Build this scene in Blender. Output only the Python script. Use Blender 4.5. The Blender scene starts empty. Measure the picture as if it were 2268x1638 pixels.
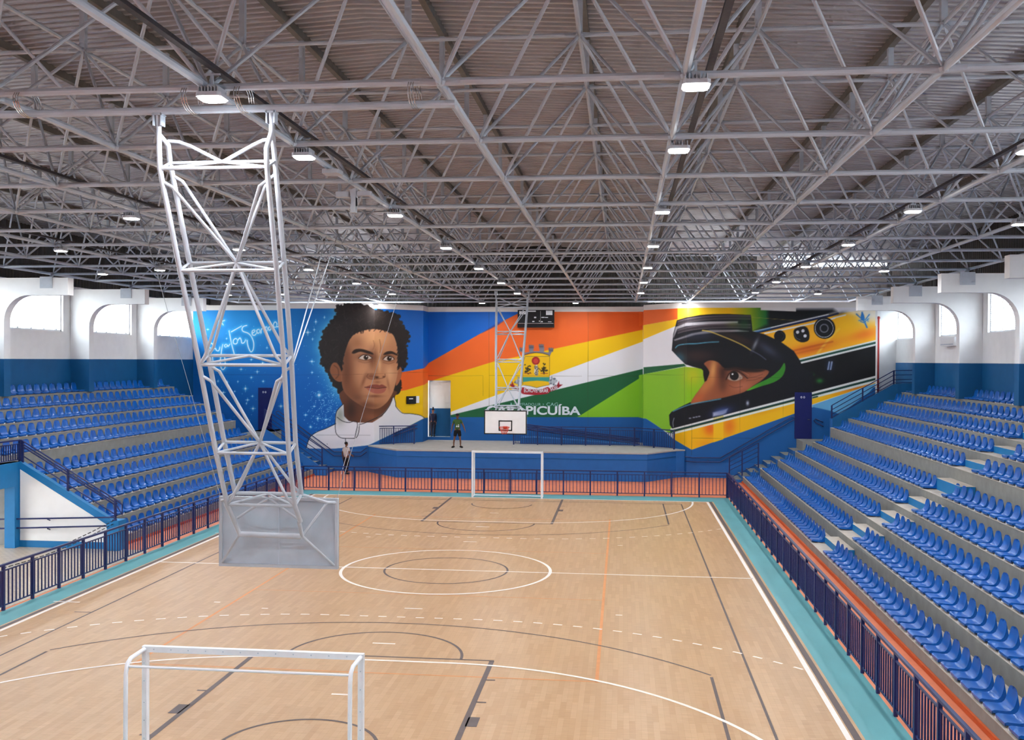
import bpy, bmesh, math, random
import numpy as np
from mathutils import Vector, Matrix

random.seed(7)
S = bpy.context.scene
COL = S.collection

# ------------------------------------------------------------------ camera
CAM = Vector((5.0605, -28.5817, 6.0818))
FPX, YAW, PIT, ROL = 2217.06, 0.11032, -0.00959, 0.00459
_r = Vector((math.cos(YAW), math.sin(YAW), 0))
_h = Vector((-math.sin(YAW), math.cos(YAW), 0))
_f = _h * math.cos(PIT) + Vector((0, 0, math.sin(PIT)))
_u = -_h * math.sin(PIT) + Vector((0, 0, math.cos(PIT)))
_X = _r * math.cos(ROL) + _u * math.sin(ROL)
_Y = -_r * math.sin(ROL) + _u * math.cos(ROL)
cd = bpy.data.cameras.new('camera')
cd.sensor_width = 36.0
cd.lens = FPX * 36.0 / 2268.0
cd.clip_end = 500
cam = bpy.data.objects.new('camera', cd)
COL.objects.link(cam)
cam.matrix_world = Matrix(((_X.x, _Y.x, -_f.x, CAM.x), (_X.y, _Y.y, -_f.y, CAM.y), (_X.z, _Y.z, -_f.z, CAM.z), (0, 0, 0, 1)))
S.camera = cam

# ------------------------------------------------------------------ sky, exposure
LAMP_W = 120.0          # every high-bay lamp
SKY = 14.0
w = bpy.data.worlds.new('sky')
S.world = w
w.use_nodes = True
wn = w.node_tree.nodes
bg = wn['Background']
bg.inputs[0].default_value = (0.90, 0.95, 1.0, 1)
bg.inputs[1].default_value = SKY
S.view_settings.view_transform = 'Standard'
S.view_settings.look = 'None'
S.view_settings.gamma = 1.0
S.view_settings.use_curve_mapping = False
S.view_settings.exposure = 0.0
S.cycles.use_denoising = True
S.cycles.max_bounces = 4
S.cycles.diffuse_bounces = 3
S.cycles.glossy_bounces = 2
S.cycles.transparent_max_bounces = 6
S.cycles.use_adaptive_sampling = True
S.cycles.adaptive_threshold = .15
S.cycles.adaptive_min_samples = 12
S.cycles.sample_clamp_indirect = 6.0


def in_view(p):
    """(inside the camera's view, distance) - only used to find which repeats show largest"""
    d = Vector(p) - CAM
    z = d.dot(_f)
    if z < .5:
        return False, 1e9
    x = d.dot(_X) / z * FPX + 1134
    y = 819 - d.dot(_Y) / z * FPX
    return (-20 < x < 2288 and -20 < y < 1658), d.length


# ------------------------------------------------------------------ materials
def lin(c):
    c = c / 255.0
    return c / 12.92 if c <= .04045 else ((c + .055) / 1.055) ** 2.4


def rgb(c):
    return (lin(c[0]), lin(c[1]), lin(c[2]), 1)


MATS = {}


def mat(name, col, rough=.55, metal=0.0, var=.07, scale=5.0, spec=.35, bump=0.0, stretch=None):
    if name in MATS:
        return MATS[name]
    m = bpy.data.materials.new(name)
    m.use_nodes = True
    nt = m.node_tree
    b = nt.nodes['Principled BSDF']
    b.inputs['Roughness'].default_value = rough
    b.inputs['Metallic'].default_value = metal
    b.inputs['Specular IOR Level'].default_value = spec
    tc = nt.nodes.new('ShaderNodeTexCoord')
    nz = nt.nodes.new('ShaderNodeTexNoise')
    nz.inputs['Scale'].default_value = scale
    nz.inputs['Detail'].default_value = 4
    if stretch:
        mp = nt.nodes.new('ShaderNodeMapping')
        mp.inputs['Scale'].default_value = stretch
        nt.links.new(tc.outputs['Object'], mp.inputs[0])
        nt.links.new(mp.outputs[0], nz.inputs['Vector'])
    else:
        nt.links.new(tc.outputs['Object'], nz.inputs['Vector'])
    cr = nt.nodes.new('ShaderNodeValToRGB')
    a = rgb(col)
    cr.color_ramp.elements[0].position = .3
    cr.color_ramp.elements[1].position = .7
    cr.color_ramp.elements[0].color = (a[0] * (1 - var), a[1] * (1 - var), a[2] * (1 - var), 1)
    cr.color_ramp.elements[1].color = (min(1, a[0] * (1 + var)), min(1, a[1] * (1 + var)), min(1, a[2] * (1 + var)), 1)
    nt.links.new(nz.outputs['Fac'], cr.inputs[0])
    nt.links.new(cr.outputs[0], b.inputs['Base Color'])
    if bump:
        bp = nt.nodes.new('ShaderNodeBump')
        bp.inputs['Strength'].default_value = bump
        bp.inputs['Distance'].default_value = .01
        nt.links.new(nz.outputs['Fac'], bp.inputs['Height'])
        nt.links.new(bp.outputs[0], b.inputs['Normal'])
    MATS[name] = m
    return m


def emit(name, col, strength):
    if name in MATS:
        return MATS[name]
    m = bpy.data.materials.new(name)
    m.use_nodes = True
    b = m.node_tree.nodes['Principled BSDF']
    b.inputs['Base Color'].default_value = rgb(col)
    b.inputs['Emission Color'].default_value = rgb(col)
    b.inputs['Emission Strength'].default_value = strength
    MATS[name] = m
    return m


def glass_mat():
    m = bpy.data.materials.new('window_glass')
    m.use_nodes = True
    nt = m.node_tree
    nt.nodes.clear()
    o = nt.nodes.new('ShaderNodeOutputMaterial')
    mx = nt.nodes.new('ShaderNodeMixShader')
    t = nt.nodes.new('ShaderNodeBsdfTransparent')
    t.inputs[0].default_value = (.93, .96, .97, 1)
    g = nt.nodes.new('ShaderNodeBsdfGlossy')
    g.inputs['Roughness'].default_value = .05
    mx.inputs[0].default_value = .07
    nt.links.new(t.outputs[0], mx.inputs[1])
    nt.links.new(g.outputs[0], mx.inputs[2])
    nt.links.new(mx.outputs[0], o.inputs[0])
    return m


def brick_mat(name, c1, c2, cm, bw, bh, mortar, rough, rot=0.0, bias=0.0, spec=.4):
    m = bpy.data.materials.new(name)
    m.use_nodes = True
    nt = m.node_tree
    b = nt.nodes['Principled BSDF']
    b.inputs['Roughness'].default_value = rough
    b.inputs['Specular IOR Level'].default_value = spec
    tc = nt.nodes.new('ShaderNodeTexCoord')
    mp = nt.nodes.new('ShaderNodeMapping')
    mp.inputs['Rotation'].default_value = (0, 0, rot)
    br = nt.nodes.new('ShaderNodeTexBrick')
    br.inputs['Scale'].default_value = 1.0
    br.inputs['Brick Width'].default_value = bw
    br.inputs['Row Height'].default_value = bh
    br.inputs['Mortar Size'].default_value = mortar
    br.inputs['Bias'].default_value = bias
    br.inputs['Color1'].default_value = rgb(c1)
    br.inputs['Color2'].default_value = rgb(c2)
    br.inputs['Mortar'].default_value = rgb(cm)
    nt.links.new(tc.outputs['Object'], mp.inputs[0])
    nt.links.new(mp.outputs[0], br.inputs['Vector'])
    nz = nt.nodes.new('ShaderNodeTexNoise')
    nz.inputs['Scale'].default_value = 1.0
    nz.inputs['Detail'].default_value = 5
    mp2 = nt.nodes.new('ShaderNodeMapping')
    mp2.inputs['Rotation'].default_value = (0, 0, rot)
    mp2.inputs['Scale'].default_value = (3.0, 40.0, 1)
    nt.links.new(tc.outputs['Object'], mp2.inputs[0])
    nt.links.new(mp2.outputs[0], nz.inputs['Vector'])
    mx = nt.nodes.new('ShaderNodeMix')
    mx.data_type = 'RGBA'
    mx.blend_type = 'MULTIPLY'
    mx.inputs['Factor'].default_value = 1.0
    cr = nt.nodes.new('ShaderNodeValToRGB')
    cr.color_ramp.elements[0].color = (.86, .85, .83, 1)
    cr.color_ramp.elements[1].color = (1.0, 1.0, 1.0, 1)
    cr.color_ramp.elements[0].position = .3
    cr.color_ramp.elements[1].position = .65
    nt.links.new(nz.outputs['Fac'], cr.inputs[0])
    nt.links.new(br.outputs['Color'], mx.inputs['A'])
    nt.links.new(cr.outputs[0], mx.inputs['B'])
    nt.links.new(mx.outputs['Result'], b.inputs['Base Color'])
    return m


M_STEEL = mat('painted_grey_steel', (190, 202, 216), .30, .0, .08, 3, .5)
M_MAST = mat('pale_painted_steel', (186, 192, 202), .36, .0, .05, 4, .5)
M_SHEET = mat('galvanised_roof_sheet', (186, 186, 190), .34, .45, .08, 1.2, .5)
M_PURLIN = mat('dark_purlin_steel', (120, 118, 114), .6, .2, .1, 6)
M_SIDING = mat('dark_siding_sheet', (72, 72, 70), .6, .1, .15, 2)
M_PALE = mat('pale_gable_sheet', (150, 146, 144), .7, 0, .06, 2)
M_WHITE = mat('white_wall_paint', (243, 243, 243), .7, 0, .03, 2)
M_BLUEW = mat('blue_wall_paint', (10, 88, 140), .6, 0, .05, 3)
M_STAGE = mat('stage_blue_paint', (32, 98, 168), .55, 0, .06, 2.5)
M_TRIM = mat('bright_blue_trim_paint', (22, 118, 178), .55, 0, .05, 3)
M_CONC = mat('grey_concrete_paint', (138, 138, 134), .75, 0, .10, 3.5, bump=.15)
M_TREAD = mat('pale_concrete', (186, 176, 166), .75, 0, .08, 4, bump=.1)
M_NAVY = mat('navy_rail_paint', (22, 36, 92), .38, 0, .08, 6, .5)
M_SEAT = mat('blue_seat_plastic', (0, 90, 176), .28, 0, .05, 9, .55)
M_WHITEPL = mat('white_plastic', (235, 238, 242), .45, 0, .03, 9)
M_GOAL = mat('white_goal_paint', (238, 240, 246), .35, 0, .03, 8, .5)
M_LWHITE = mat('white_line_paint', (244, 234, 226), .5, 0, .04, 6)
M_LDARK = mat('dark_line_paint', (98, 84, 82), .5, 0, .06, 6)
M_LORANGE = mat('orange_line_paint', (216, 146, 92), .5, 0, .06, 6)
M_SKIRT = mat('dark_orange_skirting', (206, 92, 40), .6, 0, .06, 3)
M_WIRE = mat('steel_wire', (150, 150, 152), .4, .5, .05)
M_ORANGE = mat('orange_floor_paint', (220, 128, 90), .55, 0, .08, 1.6)
M_TEAL = mat('teal_floor_paint', (96, 160, 166), .5, 0, .09, 1.4, stretch=(1, .35, 1))
M_BLACK = mat('black_plastic', (22, 22, 26), .45, 0, .1, 6)
M_CABLE = mat('black_cable_tray', (70, 70, 76), .5, .2, .2, 20)
M_STGTOP = mat('grey_stage_screed', (168, 166, 163), .7, 0, .08, 3)
M_BOARD = mat('grey_board_back', (186, 198, 211), .5, .15, .10, 2.2)
M_BOARDW = mat('white_board_face', (240, 240, 242), .3, 0, .02, 4)
M_DRED = mat('dark_red_pipe_paint', (150, 40, 36), .45, 0, .06, 8)
M_RED = mat('red_paint', (205, 62, 40), .45, 0, .06, 8)
M_DOOR = mat('navy_door_paint', (10, 22, 92), .45, 0, .05, 5)
M_CHROME = mat('chrome', (210, 210, 214), .2, .9, .03, 8)
M_WOOD = brick_mat('court_wood', (204, 165, 125), (192, 151, 110), (187, 146, 105), .8, .1, .002, .36, math.pi / 2, 0, .35)
M_TILE = brick_mat('beige_floor_tile', (214, 196, 172), (206, 186, 162), (150, 130, 112), .22, .11, .008, .3, 0, 0, .5)
M_LENS = emit('lamp_lens', (255, 255, 255), 30)
M_GLASS = glass_mat()


# ------------------------------------------------------------------ mesh helpers
class MB:
    def __init__(self):
        self.v = []
        self.f = []

    def add(self, vs, fs):
        o = len(self.v)
        self.v += [tuple(p) for p in vs]
        self.f += [tuple(i + o for i in q) for q in fs]
        return self

    def box(self, x0, x1, y0, y1, z0, z1):
        return self.add([(x0, y0, z0), (x1, y0, z0), (x1, y1, z0), (x0, y1, z0), (x0, y0, z1), (x1, y0, z1), (x1, y1, z1), (x0, y1, z1)],
                        [(0, 3, 2, 1), (4, 5, 6, 7), (0, 1, 5, 4), (1, 2, 6, 5), (2, 3, 7, 6), (3, 0, 4, 7)])

    def bevbox(self, x0, x1, y0, y1, z0, z1, b=.01):
        p = [(x0 + b, y0), (x1 - b, y0), (x1, y0 + b), (x1, y1 - b), (x1 - b, y1), (x0 + b, y1), (x0, y1 - b), (x0, y0 + b)]
        return self.prism(p, 'z', z0, z1)

    def prism(self, poly, axis, a, b):
        n = len(poly)
        if axis == 'z':
            V = [(p[0], p[1], a) for p in poly] + [(p[0], p[1], b) for p in poly]
        elif axis == 'y':
            V = [(p[0], a, p[1]) for p in poly] + [(p[0], b, p[1]) for p in poly]
        else:
            V = [(a, p[0], p[1]) for p in poly] + [(b, p[0], p[1]) for p in poly]
        F = [tuple(range(n))[::-1], tuple(range(n, 2 * n))] + [(i, (i + 1) % n, n + (i + 1) % n, n + i) for i in range(n)]
        return self.add(V, F)

    def tube(self, p, q, r, n=8, r2=None):
        return self.path([p, q], r, n, [r, r2 if r2 is not None else r])

    def path(self, pts, r, n=8, radii=None, closed=False):
        pts = [Vector(p) for p in pts]
        m = len(pts)
        prev = None
        V = []
        for i, p in enumerate(pts):
            if closed:
                t = (pts[(i + 1) % m] - pts[i - 1])
            else:
                t = (pts[min(i + 1, m - 1)] - pts[max(i - 1, 0)])
            t.normalize()
            if prev is None:
                a = Vector((0, 0, 1)) if abs(t.z) < .9 else Vector((1, 0, 0))
                nrm = t.cross(a).normalized()
            else:
                nrm = (prev - t * prev.dot(t))
                nrm = nrm.normalized() if nrm.length > 1e-6 else t.orthogonal().normalized()
            prev = nrm
            bn = t.cross(nrm)
            rr = radii[i] if radii else r
            for k in range(n):
                an = 2 * math.pi * k / n
                V.append(p + nrm * (rr * math.cos(an)) + bn * (rr * math.sin(an)))
        F = []
        for i in range(m if closed else m - 1):
            j = (i + 1) % m
            for k in range(n):
                F.append((i * n + k, i * n + (k + 1) % n, j * n + (k + 1) % n, j * n + k))
        if not closed:
            F.append(tuple(range(n))[::-1])
            F.append(tuple((m - 1) * n + k for k in range(n)))
        return self.add(V, F)

    def ball(self, c, r, nu=10, nv=7, sx=1, sy=1, sz=1):
        V = [(c[0], c[1], c[2] - r * sz)]
        for i in range(1, nv):
            th = math.pi * i / nv
            for k in range(nu):
                ph = 2 * math.pi * k / nu
                V.append((c[0] + r * sx * math.sin(th) * math.cos(ph), c[1] + r * sy * math.sin(th) * math.sin(ph), c[2] - r * sz * math.cos(th)))
        V.append((c[0], c[1], c[2] + r * sz))
        F = [(0, 1 + (k + 1) % nu, 1 + k) for k in range(nu)]
        for i in range(nv - 2):
            for k in range(nu):
                F.append((1 + i * nu + k, 1 + i * nu + (k + 1) % nu, 1 + (i + 1) * nu + (k + 1) % nu, 1 + (i + 1) * nu + k))
        e = len(V) - 1
        F += [(e, 1 + (nv - 2) * nu + k, 1 + (nv - 2) * nu + (k + 1) % nu) for k in range(nu)]
        return self.add(V, F)

    def mesh(self, name, m, smooth=False, off=(0, 0, 0)):
        me = bpy.data.meshes.new(name)
        me.from_pydata([(p[0] - off[0], p[1] - off[1], p[2] - off[2]) for p in self.v], [], self.f)
        if m:
            me.materials.append(m)
        if smooth:
            me.polygons.foreach_set('use_smooth', [True] * len(me.polygons))
            try:
                me.set_sharp_from_angle(angle=math.radians(40))
            except Exception:
                pass
        me.update()
        return me

    def build(self, name, m, parent=None, smooth=False, base=None):
        """one mesh object; with a parent it becomes that thing's part"""
        off = wloc(parent) if parent else Vector(base or (0, 0, 0))
        o = bpy.data.objects.new(name, self.mesh(name, m, smooth, off))
        COL.objects.link(o)
        if parent:
            o.parent = parent
        else:
            o.location = off
        return o


def wloc(o):
    l = o.location.copy()
    while o.parent:
        o = o.parent
        l += o.location
    return l


def tag(o, label=None, cat=None, group=None, kind=None):
    if label:
        o['label'] = label
    if cat:
        o['category'] = cat
    if group:
        o['group'] = group
    if kind:
        o['kind'] = kind
    return o


def thing(name, label, cat, loc=(0, 0, 0), group=None):
    o = bpy.data.objects.new(name, None)
    o.empty_display_size = .2
    COL.objects.link(o)
    o.location = loc
    return tag(o, label, cat, group)


UNIT = {}


def unit(kind, m):
    k = (kind, m.name)
    if k not in UNIT:
        b = MB()
        if kind == 'box':
            b.box(-.5, .5, -.5, .5, -.5, .5)
            UNIT[k] = b.mesh('bar', m)
        elif kind == 'post':
            b.box(-.5, .5, -.5, .5, 0, 1)
            UNIT[k] = b.mesh('post', m)
        else:      # tube with crushed ends, along z, length 1
            n = 8
            zs = [(0, .30), (.035, .42), (.085, 1), (.915, 1), (.965, .42), (1, .30)]
            V = []
            for z, rr in zs:
                for q in range(n):
                    a = 2 * math.pi * q / n
                    V.append((rr * math.cos(a) if rr == 1 else math.cos(a) * (.25 if rr < .35 else .55), (1.15 if rr < 1 else 1) * math.sin(a), z))
            F = [(i * n + q, i * n + (q + 1) % n, (i + 1) * n + (q + 1) % n, (i + 1) * n + q) for i in range(5) for q in range(n)]
            b.add(V, F)
            UNIT[k] = b.mesh('tube', m, True)
    return UNIT[k]


def inst(name, me, parent, loc, rot=None, scale=(1, 1, 1)):
    o = bpy.data.objects.new(name, me)
    COL.objects.link(o)
    l = Vector(loc)
    if parent:
        o.parent = parent
        l = l - wloc(parent)
    o.location = l
    if rot is not None:
        o.rotation_mode = 'QUATERNION'
        o.rotation_quaternion = rot
    o.scale = scale
    return o


def struct(o):
    o['kind'] = 'structure'
    return o


def bar(name, m, parent, p, q, wd, ht):
    """square bar from p to q as a shared unit box"""
    p, q = Vector(p), Vector(q)
    d = q - p
    rot = d.to_track_quat('X', 'Z')
    return inst(name, unit('box', m), parent, (p + q) / 2, rot, (d.length, wd, ht))


def ordn(n):
    return '%d%s' % (n, 'th' if 10 <= n % 100 <= 20 else {1: 'st', 2: 'nd', 3: 'rd'}.get(n % 10, 'th'))


NUM = ['zero', 'first', 'second', 'third', 'fourth', 'fifth', 'sixth', 'seventh', 'eighth', 'ninth', 'tenth', 'eleventh', 'twelfth']

# ================================================================== the setting
# ---- floors
HX = 8.72
HY = 15.29
fl = struct(MB().box(-20.5, 20.5, -38, 30, -.3, -.006).build('floor', M_ORANGE))
MB().box(-9.75, 9.75, -20, 16.8, -.2, -.003).build('teal_border', M_TEAL, fl)
MB().box(-8.98, 8.98, -16.2, 15.42, -.2, 0).build('court_surface', M_WOOD, fl)
MB().prism([(-20.5, -7), (-9.85, -7), (-9.85, 1.7), (-14.45, 1.7), (-14.45, 11), (-20.5, 11)], 'z', -.2, .0).build('tiled_entrance_floor', M_TILE, fl)


def line_strip(pts, wd, z, m, name='court_line', closed=False):
    b = MB()
    n = len(pts)
    V = []
    for i in range(n):
        if closed:
            a, c = Vector(pts[i - 1]), Vector(pts[(i + 1) % n])
        else:
            a, c = Vector(pts[max(0, i - 1)]), Vector(pts[min(n - 1, i + 1)])
        t = (c - a).normalized()
        nx, ny = -t.y * wd / 2, t.x * wd / 2
        V += [(pts[i][0] + nx, pts[i][1] + ny, z), (pts[i][0] - nx, pts[i][1] - ny, z)]
    F = [(2 * i, 2 * i + 1, (2 * i + 3) % (2 * n), (2 * i + 2) % (2 * n)) for i in range(n if closed else n - 1)]
    b.add(V, F)
    return b.build(name, m, fl)


def arc(cx, cy, r, a0, a1, n=40):
    return [(cx + r * math.cos(math.radians(a0 + (a1 - a0) * i / n)), cy + r * math.sin(math.radians(a0 + (a1 - a0) * i / n))) for i in range(n + 1)]


LW = .08
zw, zd, zo = .004, .003, .002
line_strip([(-HX, -HY - .9), (-HX, HY)], .1, zw, M_LWHITE)
line_strip([(HX, -HY - .9), (HX, HY)], .1, zw, M_LWHITE)
for s in (-1, 1):
    line_strip([(-HX - .05, s * HY), (HX + .05, s * HY)], .1, zw, M_LWHITE)
    line_strip([(s * 8.86, -16.2), (s * 8.86, 15.4)], .12, zd, M_LDARK, 'expansion_strip')
line_strip([(-HX, 0), (HX, 0)], .08, zw, M_LWHITE)
line_strip(arc(0, 0, 3.02, 0, 357, 90), .09, zw + .001, M_LWHITE, closed=True)
line_strip(arc(0, 0, 1.78, 0, 356, 70), .06, zd, M_LDARK, closed=True)
for s in (-1, 1):
    yy = lambda y: s * y                      # y given for the far half
    fa = lambda p: [(x, s * y) for x, y in p]
    # goal area: two quarter arcs and a straight
    g = [(1.58 + 6.5 * math.cos(math.radians(a)), 15.29 - 6.5 * math.sin(math.radians(a))) for a in range(0, 91, 3)]
    line_strip(fa(g + [(-x, y) for x, y in g[::-1]]), .08, zw, M_LWHITE)
    # free throw line, dashed
    R = 9.9
    prm = [(1.58 + R * math.cos(math.radians(a)), 15.29 - R * math.sin(math.radians(a))) for a in np.arange(44.6, 90.01, .25)]
    prm = prm + [(1.58 - .05 * i, 15.29 - R) for i in range(1, 63)] + [(-x, y) for x, y in prm[::-1]]
    acc, cur, on_ = 0, [prm[0]], True
    for a, c in zip(prm, prm[1:]):
        d = math.dist(a, c)
        acc += d
        if on_:
            cur.append(c)
        if acc >= (.16 if on_ else .2) * 1.15:
            if on_ and len(cur) > 1:
                line_strip(fa(cur), .07, zw, M_LWHITE, 'dash_mark')
            acc, on_, cur = 0, not on_, [c]
    # basketball: key, free-throw circle, three-point line
    line_strip([(-7.56, s * 14.47), (7.56, s * 14.47)], .05, zd, M_LDARK)
    for k in (-1, 1):
        line_strip([(k * 2.46, s * 15.2), (k * 2.46, s * 8.55)], .1, zd, M_LDARK)
        for y0 in (13.2, 11.0, 9.75):
            line_strip([(k * 2.5, s * y0), (k * 2.68, s * y0)], .06, zd, M_LDARK, 'key_mark')
        line_strip([(k * 2.58, s * 11.75), (k * 2.58, s * 12.2)], .2, zd, M_LDARK, 'key_block')
        line_strip([(k * 6.79, s * 14.47), (k * 6.79, s * 9.05)], .06, zd, M_LDARK)
    line_strip([(-2.5, s * 8.53), (2.5, s * 8.53)], .06, zd, M_LDARK)
    line_strip(fa(arc(0, 8.53, 1.82, 180, 360, 40)), .06, zd, M_LDARK)
    line_strip(fa(arc(0, 13.45, 1.27, 180, 360, 30)), .06, zd, M_LDARK)
    a3 = math.degrees(math.asin(6.79 / 9.17))
    line_strip(fa(arc(0, 15.1, 9.17, 270 - a3, 270 + a3, 50)), .05, zd, M_LDARK)
    line_strip([(s * 7.56, -14.5), (s * 7.56, 14.5)], .05, zd, M_LDARK)
    # volleyball
    line_strip([(s * 4.6, -9.65), (s * 4.6, 9.95)], .07, zo, M_LORANGE)
    line_strip([(-4.6, s * 9.6), (4.6, s * 9.6)], .05, zo, M_LORANGE)
    line_strip([(-4.6, s * 3.1), (4.6, s * 3.1)], .035, zo, M_LORANGE)
    # penalty marks
    for px, py, L in ((0, 7.6, .5), (0, 4.55, .45), (0, 10.9, .35), (5.0, 4.55, .16), (-5.0, 4.55, .16), (-3.6, 5.0, .16)):
        line_strip([(px - L / 2, s * py), (px + L / 2, s * py)], .07, zw, M_LWHITE, 'penalty_mark')
    line_strip([(-HX - .35, s * 5.0), (-HX + .35, s * 5.0)], .06, zw, M_LWHITE, 'bench_mark')
    line_strip([(-7.56, s * 5.9), (-8.0, s * 5.9)], .05, zd, M_LDARK, 'key_mark')

# ---- back wall, built as straight runs in plan
RUNS = dict(A=((-19.5, 26.6), (-13.6, 26.6)), B=((-13.6, 24.8), (-8.4, 24.8)), D=((-8.4, 24.8), (-6.2, 27.2)), E=((-6.2, 27.2), (-6.2, 28.7)),
            C=((-6.2, 28.7), (6.2, 28.7)), F=((6.2, 28.7), (6.2, 27.0)), G=((6.2, 27.0), (8.4, 24.5)), R=((8.4, 24.5), (18.0, 24.5)))
ZT = 9.16


def wall_run(b, a, c, z0, z1, th=.3):
    a, c = Vector((*a, 0)), Vector((*c, 0))
    d = (c - a).normalized()
    n = Vector((-d.y, d.x, 0)) * th
    P = [a, c, c + n, a + n]
    b.prism([(p.x, p.y) for p in P], 'z', z0, z1)


wl = MB()
for k in 'ABD':
    wall_run(wl, *RUNS[k], 0, ZT)
wall_run(wl, (-13.6, 26.6), (-13.6, 24.8), 0, ZT, .25)
wbl = struct(wl.build('wall_back_left', M_WHITE))
wc = MB()
for k in 'EF':
    wall_run(wc, *RUNS[k], 0, ZT, .25)
wc.box(-4.86, 6.2, 28.7, 29.0, 0, ZT)
wc.box(-6.3, -4.86, 28.7, 29.0, 4.9, ZT)
wc.box(-6.3, -4.86, 28.7, 29.0, 0, 1.62)
wbc = struct(wc.build('wall_back_centre', M_WHITE))
al = MB()
al.box(-6.45, -4.7, 29.32, 29.5, 1.45, 5.1)
al.box(-6.45, -6.2, 29.0, 29.4, 1.45, 5.1)
al.box(-4.86, -4.6, 29.0, 29.4, 1.45, 5.1)
al.box(-6.4, -4.7, 29.0, 29.4, 4.9, 5.1)
al.box(-6.4, -4.7, 28.95, 29.4, 1.3, 1.62)
al.build('door_recess', M_WHITE, wbc)
MB().box(-6.19, -4.87, 29.26, 29.33, 1.62, 3.25).build('recess_blue_dado', M_BLUEW, wbc)
wr = MB()
for k in 'GR':
    wall_run(wr, *RUNS[k], 0, ZT)
wr.box(17.7, 18.0, 24.8, 26.6, 0, ZT)
wr.box(17.7, 19.8, 26.6, 26.9, 0, ZT)
wbr = struct(wr.build('wall_back_right', M_WHITE))
lo = MB()
for k, t in (('A', 0), ('B', 0), ('D', 0), ('E', 0)):
    a, c = RUNS[k]
    a, c = Vector((*a, 0)), Vector((*c, 0))
    d = (c - a).normalized()
    n = Vector((d.y, -d.x, 0)) * .012
    wall_run(lo, (a + n)[:2], (c + n)[:2], 0, 1.2 if k in 'AB' else 1.5, .012)
lo.build('blue_wall_base', M_STAGE, wbl)
lo = MB()
for k in 'GR':
    a, c = RUNS[k]
    a, c = Vector((*a, 0)), Vector((*c, 0))
    d = (c - a).normalized()
    n = Vector((d.y, -d.x, 0)) * .012
    wall_run(lo, (a + n)[:2], (c + n)[:2], 0, .8, .012)
lo.build('blue_wall_base', M_STAGE, wbr)

# ---- high gable above the walls: dark sheet in the middle, pale at the sides
def ribbed(b, x0, x1, y, z0, z1, pitch=.25, dep=.04, axis='x'):
    n = int(abs(x1 - x0) / pitch)
    V = []
    xs = []
    for i in range(n):
        a = x0 + (x1 - x0) * i / n
        p = (x1 - x0) / n
        xs += [(a, 0), (a + p * .2, dep), (a + p * .5, dep), (a + p * .7, 0)]
    xs.append((x1, 0))
    for a, d in xs:
        if axis == 'x':
            V += [(a, y + d, z0), (a, y + d, z1)]
        else:
            V += [(y + d, a, z0), (y + d, a, z1)]
    b.add(V, [(2 * i, 2 * i + 2, 2 * i + 3, 2 * i + 1) for i in range(len(xs) - 1)])


g = MB()
ribbed(g, -12.6, 12.6, 29.6, 8.9, 12.95)
gb = struct(g.build('wall_gable', M_SIDING))
g = MB()
g.box(-20.3, -12.6, 29.55, 29.8, 0, 12.2)
g.box(12.6, 20.3, 29.55, 29.8, 0, 11.45)
g.box(12.6, 14.0, 29.55, 29.8, 11.45, 12.3)
g.build('pale_gable_panel', M_PALE, gb)
for i in range(8):
    MB().box(14.0 + i * .6, 14.06 + i * .6, 29.55, 29.8, 11.45, 12.0).build('clerestory_mullion', M_STEEL, gb)
MB().box(14.0, 18.8, 29.7, 29.71, 11.45, 12.0).build('clerestory_pane', M_GLASS, gb)
MB().box(-20, 20, 29.0, 29.6, 8.9, 9.12).build('gable_sill', M_SIDING, gb)

# ---- roof sheet: two gently pitched corrugated slopes
def roof_z(x):
    return 12.85 - .055 * abs(x)


rf = MB()
for sx in (-1, 1):
    ys = []
    y = -37.0
    while y < 29.9:
        ys += [(y, 0), (y + .025, -.1), (y + .105, -.1), (y + .13, 0)]
        y += .25
    V = []
    for yy_, dz in ys:
        V += [(0, yy_, roof_z(0) + dz), (sx * 20.6, yy_, roof_z(20.6) + dz)]
    rf.add(V, [(2 * i, 2 * i + 1, 2 * i + 3, 2 * i + 2) for i in range(len(ys) - 1)])
struct(rf.build('ceiling', M_SHEET))

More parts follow.
